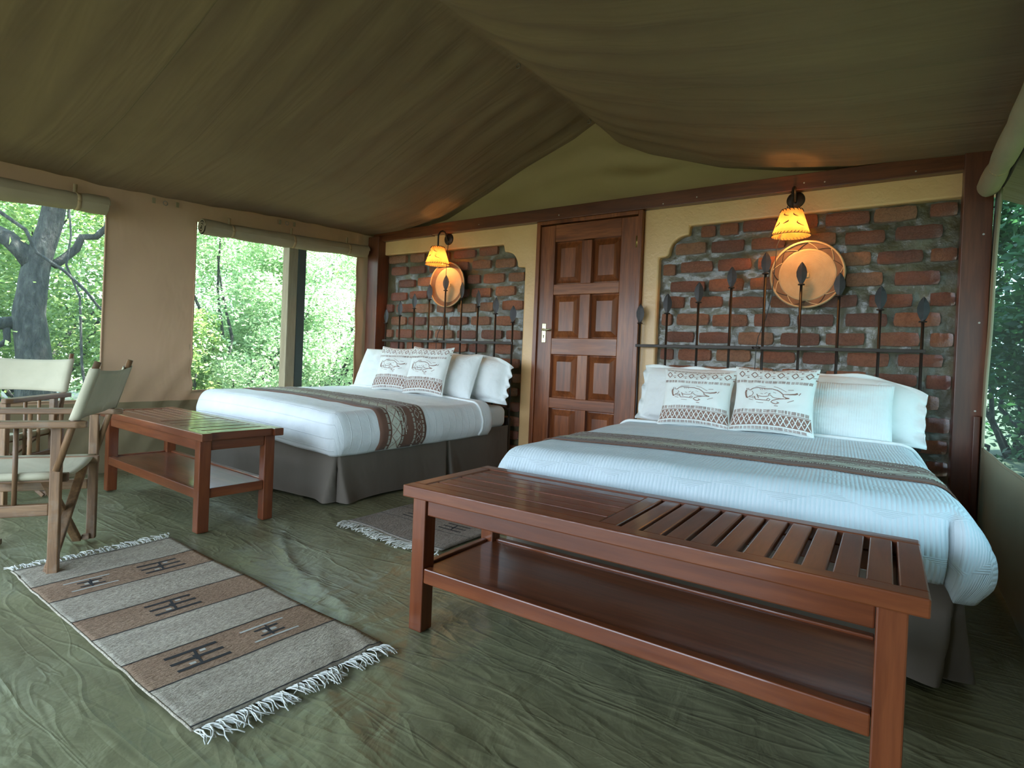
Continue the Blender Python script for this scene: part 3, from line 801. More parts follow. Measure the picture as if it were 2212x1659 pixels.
# drawing of a running beast, on a 0..1 wide panel (x right, y up), as short brush strokes
_px = lambda *p: [((x - 315) / 620, -(y - .075 * (x - 620) - 540) / 620) for x, y in p]
BEAST = [(_px((375,455),(410,430),(460,418),(520,425),(560,438),(620,440),(680,460),(720,490),(750,520),(755,550),(790,570),(825,580)), .016),
 (_px((325,450),(318,480),(325,520),(335,550),(352,557)), .030), (_px((328,420),(331,448)), .012), (_px((352,422),(350,446),(375,455)), .012),
 (_px((352,557),(365,545),(400,530),(415,500),(395,470)), .010), (_px((368,532),(376,560)), .008), (_px((386,535),(394,566)), .008), (_px((406,540),(412,572)), .008), (_px((424,540),(430,575)), .008),
 (_px((430,545),(450,595),(500,598),(560,605),(600,612),(612,592),(592,578),(574,600)), .013), (_px((470,545),(520,555),(570,555),(600,545),(594,525),(612,508)), .013),
 (_px((455,515),(470,550),(485,580)), .013), (_px((610,530),(640,560),(690,575),(750,580)), .011),
 (_px((825,580),(750,580),(680,590),(640,605),(624,625),(650,645),(680,656),(716,640),(690,630)), .016), (_px((755,520),(830,527),(880,518),(906,505)), (.012, .034)),
 (_px((430,405),(480,392),(545,408)), .007), (_px((640,408),(700,430),(760,470),(785,485)), .008), (_px((800,460),(860,462)), .010), (_px((918,528),(936,498)), .012), (_px((805,630),(872,600)), .010),
 (_px((365,580),(420,600)), .009), (_px((460,630),(540,640)), .007), (_px((665,680),(706,685)), .013),
 (_px((480,430),(495,452)), .008), (_px((505,430),(516,452)), .008), (_px((530,435),(546,454)), .008), (_px((500,510),(532,520)), .008), (_px((545,518),(578,500)), .008), (_px((640,490),(672,500)), .008)]
def hatch(mb, fn, u0, u1, v0, v1, step, rnd, along='u'):
    """band of short tick marks"""
    u = u0
    while u < u1:
        n = rnd.choice((2, 3, 4)); 
        if rnd.random() < .6:
            for i in range(n):
                a = u + i * step * .8
                if a < u1: ribbon(mb, fn, [(a, v0), (a + step * .12, v1)], step * .42)
            u += n * step * .8 + step * .6
        else:
            w = step * 2.1
            for i in range(3):
                b = v0 + (v1 - v0) * (i + .5) / 3
                if u + w < u1: ribbon(mb, fn, [(u, b), (u + w, b)], (v1 - v0) * .17)
            u += w + step * .6

def runner(cov, v0, v1, label, umin, umax, seed):
    root = empty('bed_runner', cov.pt(0, (v0 + v1) / 2)); tag(root, label, 'bed runner')
    o = root.location.copy()
    mb = MB(); W = v1 - v0
    mb.grid(lambda u, v: cov.pt(u, v, .006 + .0015 * math.sin(v * 70)) - o, lin(umin, umax, 110), lin(v0, v1, 14))
    mb.build('cloth_band', 'runner', root, True, solid=.004)
    f = lambda s, w: cov.pt(s, v0 + w * W, .0085) - o
    f2 = lambda s, w: cov.pt(s, v0 + w * W, .0105) - o
    rnd = random.Random(seed)
    cr_ = MB(); br = MB()
    hatch(cr_, f, umin, umax, .165, .205, .011, rnd)
    patch(cr_, f, umin, umax, .235, .425, 110, 4)
    hatch(cr_, f, umin, umax, .445, .485, .011, rnd)
    hatch(cr_, f, umin, umax, .705, .745, .011, rnd)
    hatch(cr_, f, umin, umax, .905, .945, .011, rnd)
    p = .085; s = umin
    while s + p < umax:
        ribbon(br, f2, [(s, .235), (s + p, .425)], .006); ribbon(br, f2, [(s, .425), (s + p, .235)], .006)
        ribbon(br, f2, [(s + p / 2 - .003, .26), (s + p / 2 + .003, .26)], .012); ribbon(br, f2, [(s + .002, .33), (s + .008, .33)], .012)
        c = s + p / 2
        ribbon(cr_, f, [(c, .775), (c + .026, .822), (c, .869), (c - .026, .822)], .0055, True)
        ribbon(cr_, f, [(s, .79), (s + .012, .785)], .012); ribbon(cr_, f, [(s + .002, .862), (s + .016, .858)], .010)
        s += p
    # running beasts
    pw = .25; s = umin + .02; k = W / pw
    fb = lambda x, y: cov.pt(x, y, .0085) - o
    while s + pw < umax:
        for pts, w in BEAST:
            q = [(s + x * pw, v0 + W * .50 + y * pw * .62) for x, y in pts]
            ww = tuple(a * pw for a in w) if isinstance(w, tuple) else w * pw * 1.15
            ribbon(cr_, fb, q, ww, sub=.02)
        s += pw + .03
    cr_.build('cream_print', 'print_cream', root); br.build('brown_print', 'print_brown', root)
    return root

def skirt_path(cx, hw, y0, y1, pleats, z0, z1, flare):
    """valance: left side, foot, right side, with inverted pleats"""
    P = []
    L1 = y1 - y0; tot = 2 * L1 + 2 * hw
    def at(s):
        if s < L1: return Vector((cx - hw, y1 - s, 0)), Vector((-1, 0, 0))
        if s < L1 + 2 * hw: return Vector((cx - hw + s - L1, y0, 0)), Vector((0, -1, 0))
        return Vector((cx + hw, y0 + s - L1 - 2 * hw, 0)), Vector((1, 0, 0))
    def fn(s, z):
        p, n = at(s); t = (z1 - z) / (z1 - z0)
        for c in (L1, L1 + 2 * hw):
            d = s - c
            if abs(d) < .06:
                na = at(c - .07)[1]; nb_ = at(c + .07)[1]; k = sstep(-.06, .06, d); n = (na * (1 - k) + nb_ * k).normalized()
        o = .006 + flare * t * t * .4 + .006 * t * nz(s * 4, z * 2, cx)
        for c, big in pleats:
            d = abs(s - c); w = .012 + .040 * t ** 1.5 * big
            if t > .05:
                o += (.040 * big * t ** 1.6) * math.exp(-((d - w) / .09) ** 2)
                o -= (.11 * big * t ** 1.1 + .01) * math.exp(-(d / (w * .75)) ** 4)
        return p + n * o + Vector((0, 0, z + .012 * t * nz(s * 3, cx)))
    return fn, tot, L1
def make_bed(cx, W, y0, y1, ztop_m, label, rot=0):
    root = empty('bed', (cx - (y0 - 4.06) * math.sin(rot), 4.06 + (y0 - 4.06) * math.cos(rot), 0), rot); tag(root, label, 'bed')
    hw = W / 2; o = Vector((cx, y0, 0))
    fn, tot, L1 = skirt_path(cx, hw - .01, y0 + .02, y1, [], .012, .36, .02)
    pl = [(L1, 1), (L1 + 2 * hw - .02, 1), (L1 + 2 * hw + L1 * .55, .55), (L1 * .5, .5)]
    fn, tot, L1 = skirt_path(cx, hw - .01, y0 + .02, y1, pl, .012, .36, .02)
    mb = MB(); mb.grid(lambda s, z: fn(s, z) - o, lin(0, tot, 520), lin(.014, .36, 16), flip=True)
    mb.build('bed_skirt', 'skirt', root, True)
    mb = MB(); mb.box((0, (y1 - y0) / 2 + .01, .18), (W - .12, y1 - y0 - .14, .30)); mb.build('base', 'skirt', root)
    mb = MB(); mb.box((0, (y1 - y0) / 2 + .005, (.34 + ztop_m) / 2), (W - .03, y1 - y0 - .02, ztop_m - .34)); mb.build('mattress', 'sheet', root, True, bevel=.06, seg=6)
    return root

# far bed (by the window) and near bed
BX1, BX2, RB2 = -3.515, -.69, math.radians(3.5)
make_bed(BX1, 1.56, 2.21, 4.06, .53, 'double bed with taupe skirt standing beside the screened window')
make_bed(BX2, 1.58, 2.06, 4.03, .50, 'double bed with taupe skirt standing behind the long near bench', RB2)
cov1 = Cover(BX1, 1.62, 2.17, 3.74, .592, .315, .085, dome=.018, seed=1, tilt=-.03)
cov2 = Cover(BX2, 1.63, 2.0, 3.70, .556, .285, .085, dome=.014, seed=6, fold=(.745, .035), puff=.03, rot=RB2)
def bedspread(cov, mat, label):
    o = cov.grid('bedspread', mat); tag(o, label, 'bedspread')
    mb = MB(); v = cov.y_head - cov.y_foot - .14
    mb.tube([cov.pt(u, v, .008) for u in lin(-cov.a - cov.D + .01, cov.a + cov.D - .01, 110)], .009, 8)
    mb.build('piped_edge', 'pillow_white', o, True)
    mb = MB(); mb.grid(lambda u, w: cov.pt(u, v + w, .010 * (1 - (w / .13 * 2 - 1) ** 4) + .002), lin(-cov.a - cov.D + .02, cov.a + cov.D - .02, 110), lin(0, .13, 8), uv=lambda a, b: (a, b))
    mb.build('turned_fold', mat, o, True)
    return o
bedspread(cov1, 'quilt_line', 'plain white bedspread with thin stitched lines on the bed by the window')
bedspread(cov2, 'quilt_fine', 'white quilted bedspread with stepped pattern on the near bed')
runner(cov1, .34, .77, 'brown printed runner hanging over the side of the far bed', -cov1.a - cov1.D + .03, cov1.a + cov1.D - .006, 3)
runner(cov2, .38, .78, 'brown printed runner across the near quilted bed', -cov2.a - cov2.D + .03, cov2.a + cov2.D - .03, 9)

# ---- pillows
class Pil:
    def __init__(s, W, H, T, ear=.05, seed=0, flange=0, droop=0): s.__dict__.update(locals())
    def pt(s, u, v, side=-1, off=0):
        w = s.ear
        x = s.W / 2 * u * (1 - w * (1 - v * v)); z = s.H / 2 * v * (1 - w * (1 - u * u))
        uu, vv = u, v
        if s.flange:
            k = 1 / (1 - s.flange); uu = max(-1, min(1, u * k)); vv = max(-1, min(1, v * k))
        e = max(0, (1 - abs(uu) ** 2.4)) * max(0, (1 - abs(vv) ** 2.4))
        t = s.T / 2 * e ** .5 * (1 + .25 * nz(u * 2, v * 2, s.seed + side)) + .003
        t += .010 * e ** .5 * nz(u * 5, v * 5 + 3, s.seed + 7 * side)
        y = side * (t + off)
        if s.flange:
            edge = max(0, max(abs(u), abs(v)) - (1 - s.flange)) / s.flange
            y += .02 * edge * math.sin((u + v * 1.3) * 9 + s.seed)
            x += .012 * edge * nz(u * 4, v * 4, s.seed)
        z -= s.droop * max(0, u) ** 3 * (v + 1) / 2
        # weight: bottom a little fuller
        y *= 1.0 + .12 * (1 - v) * .5
        return Vector((x, y, z + s.H / 2))
def pillow(name, P, loc, lean, rz, mat, label, group=None, roll=0, extra=None):
    mb = MB(); N = 34
    us = [math.copysign(1 - (1 - abs(t)) ** 1.5, t) if abs(t) < 1 else t for t in lin(-1, 1, N)]
    mb.grid(lambda u, v: P.pt(u, v, -1), us, us); mb.grid(lambda u, v: P.pt(u, v, 1), us, us, flip=True)
    o = mb.build(name, mat, None, True)
    o.rotation_mode = 'XYZ'
    R = Matrix.Rotation(rz, 4, 'Z') @ Matrix.Rotation(-lean, 4, 'X') @ Matrix.Rotation(roll, 4, 'Y')
    o.matrix_world = Matrix.Translation(loc) @ R
    tag(o, label, 'cushion' if name == 'cushion' else 'pillow', group)
    # seam piping round the edge
    ring = [(a, -1) for a in us] + [(1, a) for a in us[1:]] + [(a, 1) for a in us[::-1][1:]] + [(-1, a) for a in us[::-1][1:]]
    mb = MB(); mb.tube([P.pt(a, b, 1, 0) * Matrix.Diagonal((1, 0, 1)) if False else Vector((P.pt(a, b, 1).x, (P.pt(a, b, 1).y + P.pt(a, b, -1).y) / 2, P.pt(a, b, 1).z)) for a, b in ring], .0035, 6, False)
    mb.build('edge_seam', mat, o, True)
    return o
def printed(P, o, seed):
    rnd = random.Random(seed)
    f = lambda u, v: P.pt(u, v, -1, .0016); f2 = lambda u, v: P.pt(u, v, -1, .0030)
    br = MB(); wh = MB()
    # bottom brown lattice band
    patch(br, f, -.985, .985, -.86, -.54, 60, 8)
    n = 7
    for i in range(n):
        a = -.97 + 1.94 * i / n; b = -.97 + 1.94 * (i + 1) / n
        ribbon(wh, f2, [(a, -.85), ((a + b) / 2, -.55), (b, -.85)], .022); ribbon(wh, f2, [(a, -.55), ((a + b) / 2, -.85), (b, -.55)], .022)
        ribbon(wh, f2, [((a + b) / 2 - .014, -.70), ((a + b) / 2 + .014, -.70)], .03)
        ribbon(wh, f2, [(a - .0, -.64), (a + .016, -.64)], .02); ribbon(wh, f2, [(a, -.77), (a + .016, -.77)], .02)
    hatch(br, f, -.97, .97, -.97, -.90, .036, rnd)
    ribbon(br, f, [(-.985, -.515), (.985, -.515)], .018)
    hatch(br, f, -.97, .97, -.485, -.385, .036, rnd)
    hatch(br, f, -.97, .97, .47, .555, .036, rnd)
    # diamonds row
    for i in range(6):
        c = -.83 + i * .335; d = .085 if i % 2 else .075
        ribbon(br, f, [(c, .665), (c + d, .765), (c, .865), (c - d, .765)], .026, True)
        for (a, b) in ((c + .16, .86), (c + .18, .66)): ribbon(br, f, [(a - .03, b), (a + .03, b + .005)], (.05, .008))
        ribbon(br, f, [(c + .08, .71), (c + .2, .735)], .014)
    hatch(br, f, -.92, .92, .93, .975, .04, rnd)
    for pts, w in BEAST:
        q = [(-.70 + x * 1.42, .06 + y * 1.42) for x, y in pts]
        ribbon(br, f, q, tuple(a * 1.5 for a in w) if isinstance(w, tuple) else w * 1.6, sub=.04)
    br.build('brown_print', 'print_brown', o); wh.build('white_print', 'cushion', o)

G1 = 'pillows on the far bed'; G2 = 'pillows on the near bed'
pillow('pillow', Pil(.74, .42, .17, .03, 1), (-3.97, 3.70, .60), .42, .04, 'pillow_ribbed', 'white ribbed pillow at the window end of the far bed')
pillow('pillow', Pil(.74, .41, .17, .03, 2), (-3.26, 3.70, .585), .40, -.03, 'pillow_white', 'white pillow with bound edge behind the far bed cushions, door side')
pillow('pillow', Pil(.84, .42, .15, .02, 5, .12, .10), (-3.05, 3.86, .56), .26, -.02, 'pillow_white', 'loose white pillow with drooping flange, rearmost on the far bed')
pillow('pillow', Pil(.76, .40, .17, .03, 6, .08), (-1.06, 3.73, .56), .35, .0, 'pillow_white', 'white pillow at the door end of the near bed')
pillow('pillow', Pil(.78, .37, .18, .02, 7), (-.35, 3.70, .545), .50, .0, 'pillow_ribbed', 'white quilted pillow right of the near bed cushions')
pillow('pillow', Pil(.98, .43, .15, .02, 9, .10, .12), (-.29, 3.86, .53), .36, .0, 'pillow_white', 'white pillow with pointed flange, rearmost on the near bed')
for i, (x, y, z, s, lab, rl, rz, w, h) in enumerate((
        (-3.68, 3.545, .612, 21, 'printed beast cushion on the far bed, nearest the window', .0, .10, .44, .42),
        (-3.275, 3.52, .605, 22, 'printed beast cushion on the far bed, on the door side', .0, .06, .44, .435),
        (-.985, 3.50, .560, 23, 'printed beast cushion on the near bed, on the door side', .0, .0, .445, .375),
        (-.545, 3.495, .563, 24, 'printed beast cushion on the near bed, middle of the pillows', .0, -.03, .455, .405))):
    P = Pil(w, h, .125, .095, s)
    o = pillow('cushion', P, (x, y, z), .34, rz, 'cushion', lab, 'printed beast cushions on the beds', roll=rl)
    printed(P, o, s)

# ---- spear headboards
def blade_mesh():
    mb = MB(); prof = [(0, .010), (.02, .020), (.05, .031), (.08, .0325), (.11, .024), (.135, .010), (.146, .0)]
    for z, w in prof: mb.v += [Vector((-w, 0, z)), Vector((0, -.004, z)), Vector((w, 0, z)), Vector((0, .004, z))]
    for i in range(len(prof) - 1):
        for j in range(4): mb.f.append([i * 4 + j, i * 4 + (j + 1) % 4, i * 4 + 4 + (j + 1) % 4, i * 4 + 4 + j]); mb.mi.append(0)
    return mb.mesh('spear_blade', 'iron_blade')
BLADE = blade_mesh()
COLLAR = MB().lathe([(0, -.004), (.020, -.004), (.022, 0), (.020, .004), (0, .004)], 16).mesh('collar', 'iron', True)
def headboard(xs, tops, label):
    root = empty('headboard', (xs[4], 4.12, 0)); tag(root, label, 'headboard', 'spear headboards')
    for x, zt in zip(xs, tops):
        zb = zt - .146
        mb = MB(); mb.tube([(x - xs[4], 0, .03), (x - xs[4], 0, zb)], .0085, 10); s = mb.build('spear_shaft', 'iron', root, True)
        for nm, me, z in (('spear_blade', BLADE, zb + .004), ('collar', COLLAR, zb)):
            b = bpy.data.objects.new(nm, me); COL.objects.link(b); b.parent = s; b.location = (x - xs[4], 0, z); b.rotation_euler = (0, 0, random.uniform(-.25, .25))
    a, b = xs[0] - xs[4] - .02, xs[-1] - xs[4] + .02
    mb = MB(); mb.box(((a + b) / 2, -.018, 1.083), (b - a, .018, .022)); mb.build('rail', 'iron', root, bevel=.002)
    mb = MB(); mb.box(((a + b) / 2, -.018, .50), (b - a, .018, .022)); mb.build('rail', 'iron', root, bevel=.002)
    for x in (xs[0], xs[-1]):
        mb = MB(); mb.box((x - xs[4] + .0, -.02, .21), (.05, .03, .42)); mb.build('foot_block', 'iron', root, bevel=.003)
headboard([-4.376, -4.177, -3.979, -3.777, -3.572, -3.367, -3.17, -2.965, -2.774], [1.411, 1.488, 1.558, 1.643, 1.725, 1.644, 1.562, 1.492, 1.413], 'black iron spear headboard behind the bed by the window')
headboard([-1.592, -1.382, -1.153, -.929, -.71, -.489, -.269, -.046, .169], [1.403, 1.475, 1.552, 1.65, 1.738, 1.655, 1.573, 1.481, 1.406], 'black iron spear headboard behind the near bed')

# ---- wall lamps
def lamp(x, label, feathers):
    root = empty('wall_lamp', (x, 4.185, 2.09)); tag(root, label, 'lamp', 'parchment wall lamps')
    mb = MB(); mb.lathe([(0, .016), (.030, .014), (.052, .008), (.057, .0), (0, 0)], 32, (0, 0, 0), 'y'); mb.build('back_plate', 'iron', root, True)
    yl = -.155
    pts = [(0, -.01, -.02), (0, -.03, .0), (0, -.045, .03), (0, -.07, .055), (0, -.10, .06), (0, -.13, .045), (0, yl, .01), (0, yl, -.06), (0, yl, -.13)]
    pp = []
    for i in range(len(pts) - 1):
        for t in (0, .5): pp.append(Vector(pts[i]).lerp(Vector(pts[i + 1]), t))
    pp.append(Vector(pts[-1]))
    mb = MB(); mb.tube(pp, .0085, 10); mb.build('arm', 'iron', root, True)
    r0, r1, z0, z1 = .062, .117, -.105, -.275
    mb = MB(); mb.lathe([(r0 + (r1 - r0) * t, z0 + (z1 - z0) * t) for t in lin(0, 1, 12)], 48, (0, yl, 0)); sh = mb.build('lamp_shade', 'parchment', root, True)
    sh['label'] = 'glowing parchment shade laced with leather'
    for (r, z, n) in ((r0, z0, 18), (r1, z1, 34)):
        mb = MB()
        ring = []
        for i in range(n * 4 + 1):
            a = 2 * PI * i / (n * 4); ring.append((math.cos(a) * r * 1.006, yl + math.sin(a) * r * 1.006, z))
        mb.tube(ring, .0022, 5, False)
        for i in range(n):
            a = 2 * PI * i / n; b = a + 2 * PI / n * .55; s = 1 if z == z0 else -1
            k = r + (r1 - r0) * .10 * (1 if z == z0 else -1)
            mb.tube([(math.cos(a) * r * 1.01, yl + math.sin(a) * r * 1.01, z + s * .002), (math.cos(b) * (k + .002), yl + math.sin(b) * (k + .002), z - s * .013)], .0025, 5)
        mb.build('lacing', 'leather', sh, True)
    rnd = random.Random(feathers)
    for (t, a, ln, bend) in ((.28, -1.25, .035, .5), (.62, -1.05, .05, .8), (.6, -2.3, .045, -.7), (.25, -2.0, .03, .6), (.55, -1.7, .03, -.3)):
        mb = MB(); pts = []
        for i in range(7):
            q = i / 6; tt = t + (q - .5) * ln / .18 * .7; aa = a + bend * (q - .5) ** 2 * 1.2 + (q - .5) * .35 * (1 if bend > 0 else -1)
            r = r0 + (r1 - r0) * tt + .0012; pts.append((math.cos(aa) * r, yl + math.sin(aa) * r, z0 + (z1 - z0) * tt))
        mb.tube(pts, [.0008 + .0034 * math.sin(PI * i / 6) for i in range(7)], 5); mb.build('feather_mark', 'basket_brown', sh, True)
    bz = -.19
    mb = MB(); mb.lathe([(0, .045), (.012, .04), (.014, .02), (.026, -.005), (.028, -.025), (.018, -.043), (0, -.05)], 20, (0, yl, bz)); mb.build('bulb', 'bulb_glass', root, True)
    ld = bpy.data.lights.new('lamp_glow', 'POINT'); ld.energy = 28; ld.color = (1, .45, .12); ld.shadow_soft_size = .03
    lo = bpy.data.objects.new('lamp_glow', ld); COL.objects.link(lo); lo.parent = root; lo.location = (0, yl, bz - .03)
lamp(-3.612, 'lit parchment wall lamp above the basket over the far bed', 3)
lamp(-.553, 'lit parchment wall lamp above the basket over the near bed', 5)

# ---- woven basket trays
def basket(x, z, R, label, zig, k_in):
    root = empty('basket_tray', (x, 4.192, z)); tag(root, label, 'basket')
    tilt = .06
    def bowl(r): return .012 + .045 * (r / R) ** 3
    mb = MB(); mb.lathe([(r, bowl(r)) for r in lin(.0005, R * k_in, 16)], 64, (0, 0, 0), 'y'); mb.build('woven_centre', 'basket_tan', root, True, solid=-.006)
    mb = MB(); mb.lathe([(r, bowl(r)) for r in lin(R * k_in, R * .95, 10)], 64, (0, 0, 0), 'y'); mb.build('dark_band', 'basket_brown', root, True, solid=-.006)
    mb = MB(); ring = [(math.cos(a) * R * .965, -bowl(R * .95) - .001, math.sin(a) * R * .965) for a in lin(0, 2 * PI, 65)]; mb.tube(ring, R * .034, 8, False); mb.build('rim', 'basket_tan', root, True)
    mb = MB(); mb.box((0, -.014, 0), (.022, .004, .03)); mb.build('start_knot', 'straw', root, bevel=.001)
    if zig:
        for col, off in (('straw', 0), ('basket_dark', .5)):
            n = 9
            for i in range(n):
                mb = MB()
                a = 2 * PI * (i + off) / n; da = 2 * PI / n * .5
                pts = []
                for q in lin(0, 1, 7):
                    for_a = a + (da if col == 'straw' else -da) * (q - .5); r = R * (k_in + (.94 - k_in) * q); pts.append((math.cos(for_a) * r, -bowl(r) - .002, math.sin(for_a) * r))
                mb.tube(pts, .002, 5); mb.build('zigzag_stitch', col, root, True)
basket(-3.578, 1.638, .222, 'round woven basket tray with plain brown ring on the left brick', False, .76)
basket(-.463, 1.578, .225, 'round woven basket tray with zigzag stitching on the right brick', True, .77)

# ---- lamp flex running down to each headboard
def flex(pts, label):
    mb = MB(); P = [Vector(p) for p in pts]; Q = []
    for i in range(len(P) - 1):
        for t in lin(0, 1, 6)[:-1]: Q.append(P[i].lerp(P[i + 1], t))
    Q.append(P[-1]); mb.tube(Q, .0028, 6)
    e = Q[-8]
    o = mb.build('lamp_flex', 'cable', None, True); tag(o, label, 'cable')
    mb = MB(); c = Vector(pts[-2]); mb.tube([c + Vector((.022 * math.cos(a), .016 * math.sin(a) - .012, .006 * math.sin(2 * a))) for a in lin(0, 6 * PI, 40)], .004, 5); mb.build('knot', 'cable', o, True)
flex([(-.60, 4.165, 2.05), (-.612, 4.09, 1.86), (-.645, 4.10, 1.77), (-.655, 4.12, 1.62), (-.665, 4.135, 1.45), (-.70, 4.135, 1.28), (-.735, 4.10, 1.16), (-.745, 4.095, 1.085), (-.75, 4.10, .88)], 'thin black flex tied to the near headboard rail')
flex([(-3.60, 4.165, 2.05), (-3.55, 4.09, 1.87), (-3.548, 4.09, 1.70), (-3.56, 4.10, 1.55), (-3.565, 4.11, 1.40), (-3.60, 4.12, 1.25), (-3.635, 4.10, 1.16), (-3.645, 4.095, 1.085), (-3.65, 4.10, .90)], 'thin black flex tied to the far headboard rail')

# ================================================================== BENCHES
def bench(loc, rz, L, D, H, label, horn, ncross, div, nlong):
    root = empty('bench', loc, rz); tag(root, label, 'bench', 'slatted wooden benches at the bed feet')
    def part(nm, c, s, ax, bev=.004): return MB().box(c, s).build(nm, 'bench_wood_' + ax, root, bevel=bev, seg=2)
    th = .040; zt = H - th / 2; rw = .052
    part('long_rail', (0, -D / 2 + rw / 2, zt), (L, rw, th), 'x'); part('long_rail', (0, D / 2 - rw / 2, zt), (L, rw, th), 'x')
    e = L / 2 - horn
    part('end_rail', (-e + .026, 0, zt - .0005), (.052, D - 2 * rw - .001, th), 'y'); part('end_rail', (e - .026, 0, zt - .0005), (.052, D - 2 * rw - .001, th), 'y')
    part('divider', (div + .026, 0, zt - .001), (.050, D - 2 * rw - .001, th), 'y')
    x0, x1 = -e + .055, div - .001; iw = D - 2 * rw; pitch = iw / nlong
    for i in range(nlong):
        y = -iw / 2 + pitch * (i + .5)
        part('slat', ((x0 + x1) / 2, y, zt + .008 + random.uniform(-.0015, .0015)), (x1 - x0 - .002, pitch - .008, .020), 'x', .003)
    x0, x1 = div + .056, e - .055; pitch = (x1 - x0) / ncross
    for i in range(ncross):
        x = x0 + pitch * (i + .5)
        part('slat', (x, 0, zt + .008 + random.uniform(-.001, .001)), (pitch - .013, iw - .001, .020), 'y', .003)
    lw_ = .056; lx, ly = L / 2 - horn - .062, D / 2 - .045
    lg = H - th
    for sx in (-1, 1):
        for sy_ in (-1, 1): part('leg', (sx * lx, sy_ * ly, lg / 2 + .002), (lw_, lw_, lg), 'z', .004)
    for s in (-1, 1):
        part('apron', (0, s * (ly + .008), H - th - .028), (2 * lx - lw_ - .002, .022, .056), 'x'); part('apron', (s * (lx + .008), 0, H - th - .028), (.022, 2 * ly - lw_ - .002, .056), 'y')
        part('shelf_rail', (0, s * (ly + .010), .195), (2 * lx - lw_ - .002, .030, .050), 'x'); part('shelf_rail', (s * (lx + .008), 0, .195), (.026, 2 * ly - lw_ - .002, .050), 'y')
    part('shelf_board', (0, 0, .205), (2 * lx - .012, 2 * ly - .014, .014), 'x', .002)
    return root
bench((-.63, 1.622, 0), 0, 1.444, .485, .492, 'long red-brown slatted bench at the foot of the near bed', 0, 10, -.018, 6)
bench((-3.441, 1.674, 0), math.radians(-3), 1.40, .43, .508, 'red-brown slatted bench at the foot of the far bed, reflecting the window', .022, 9, .02, 6)

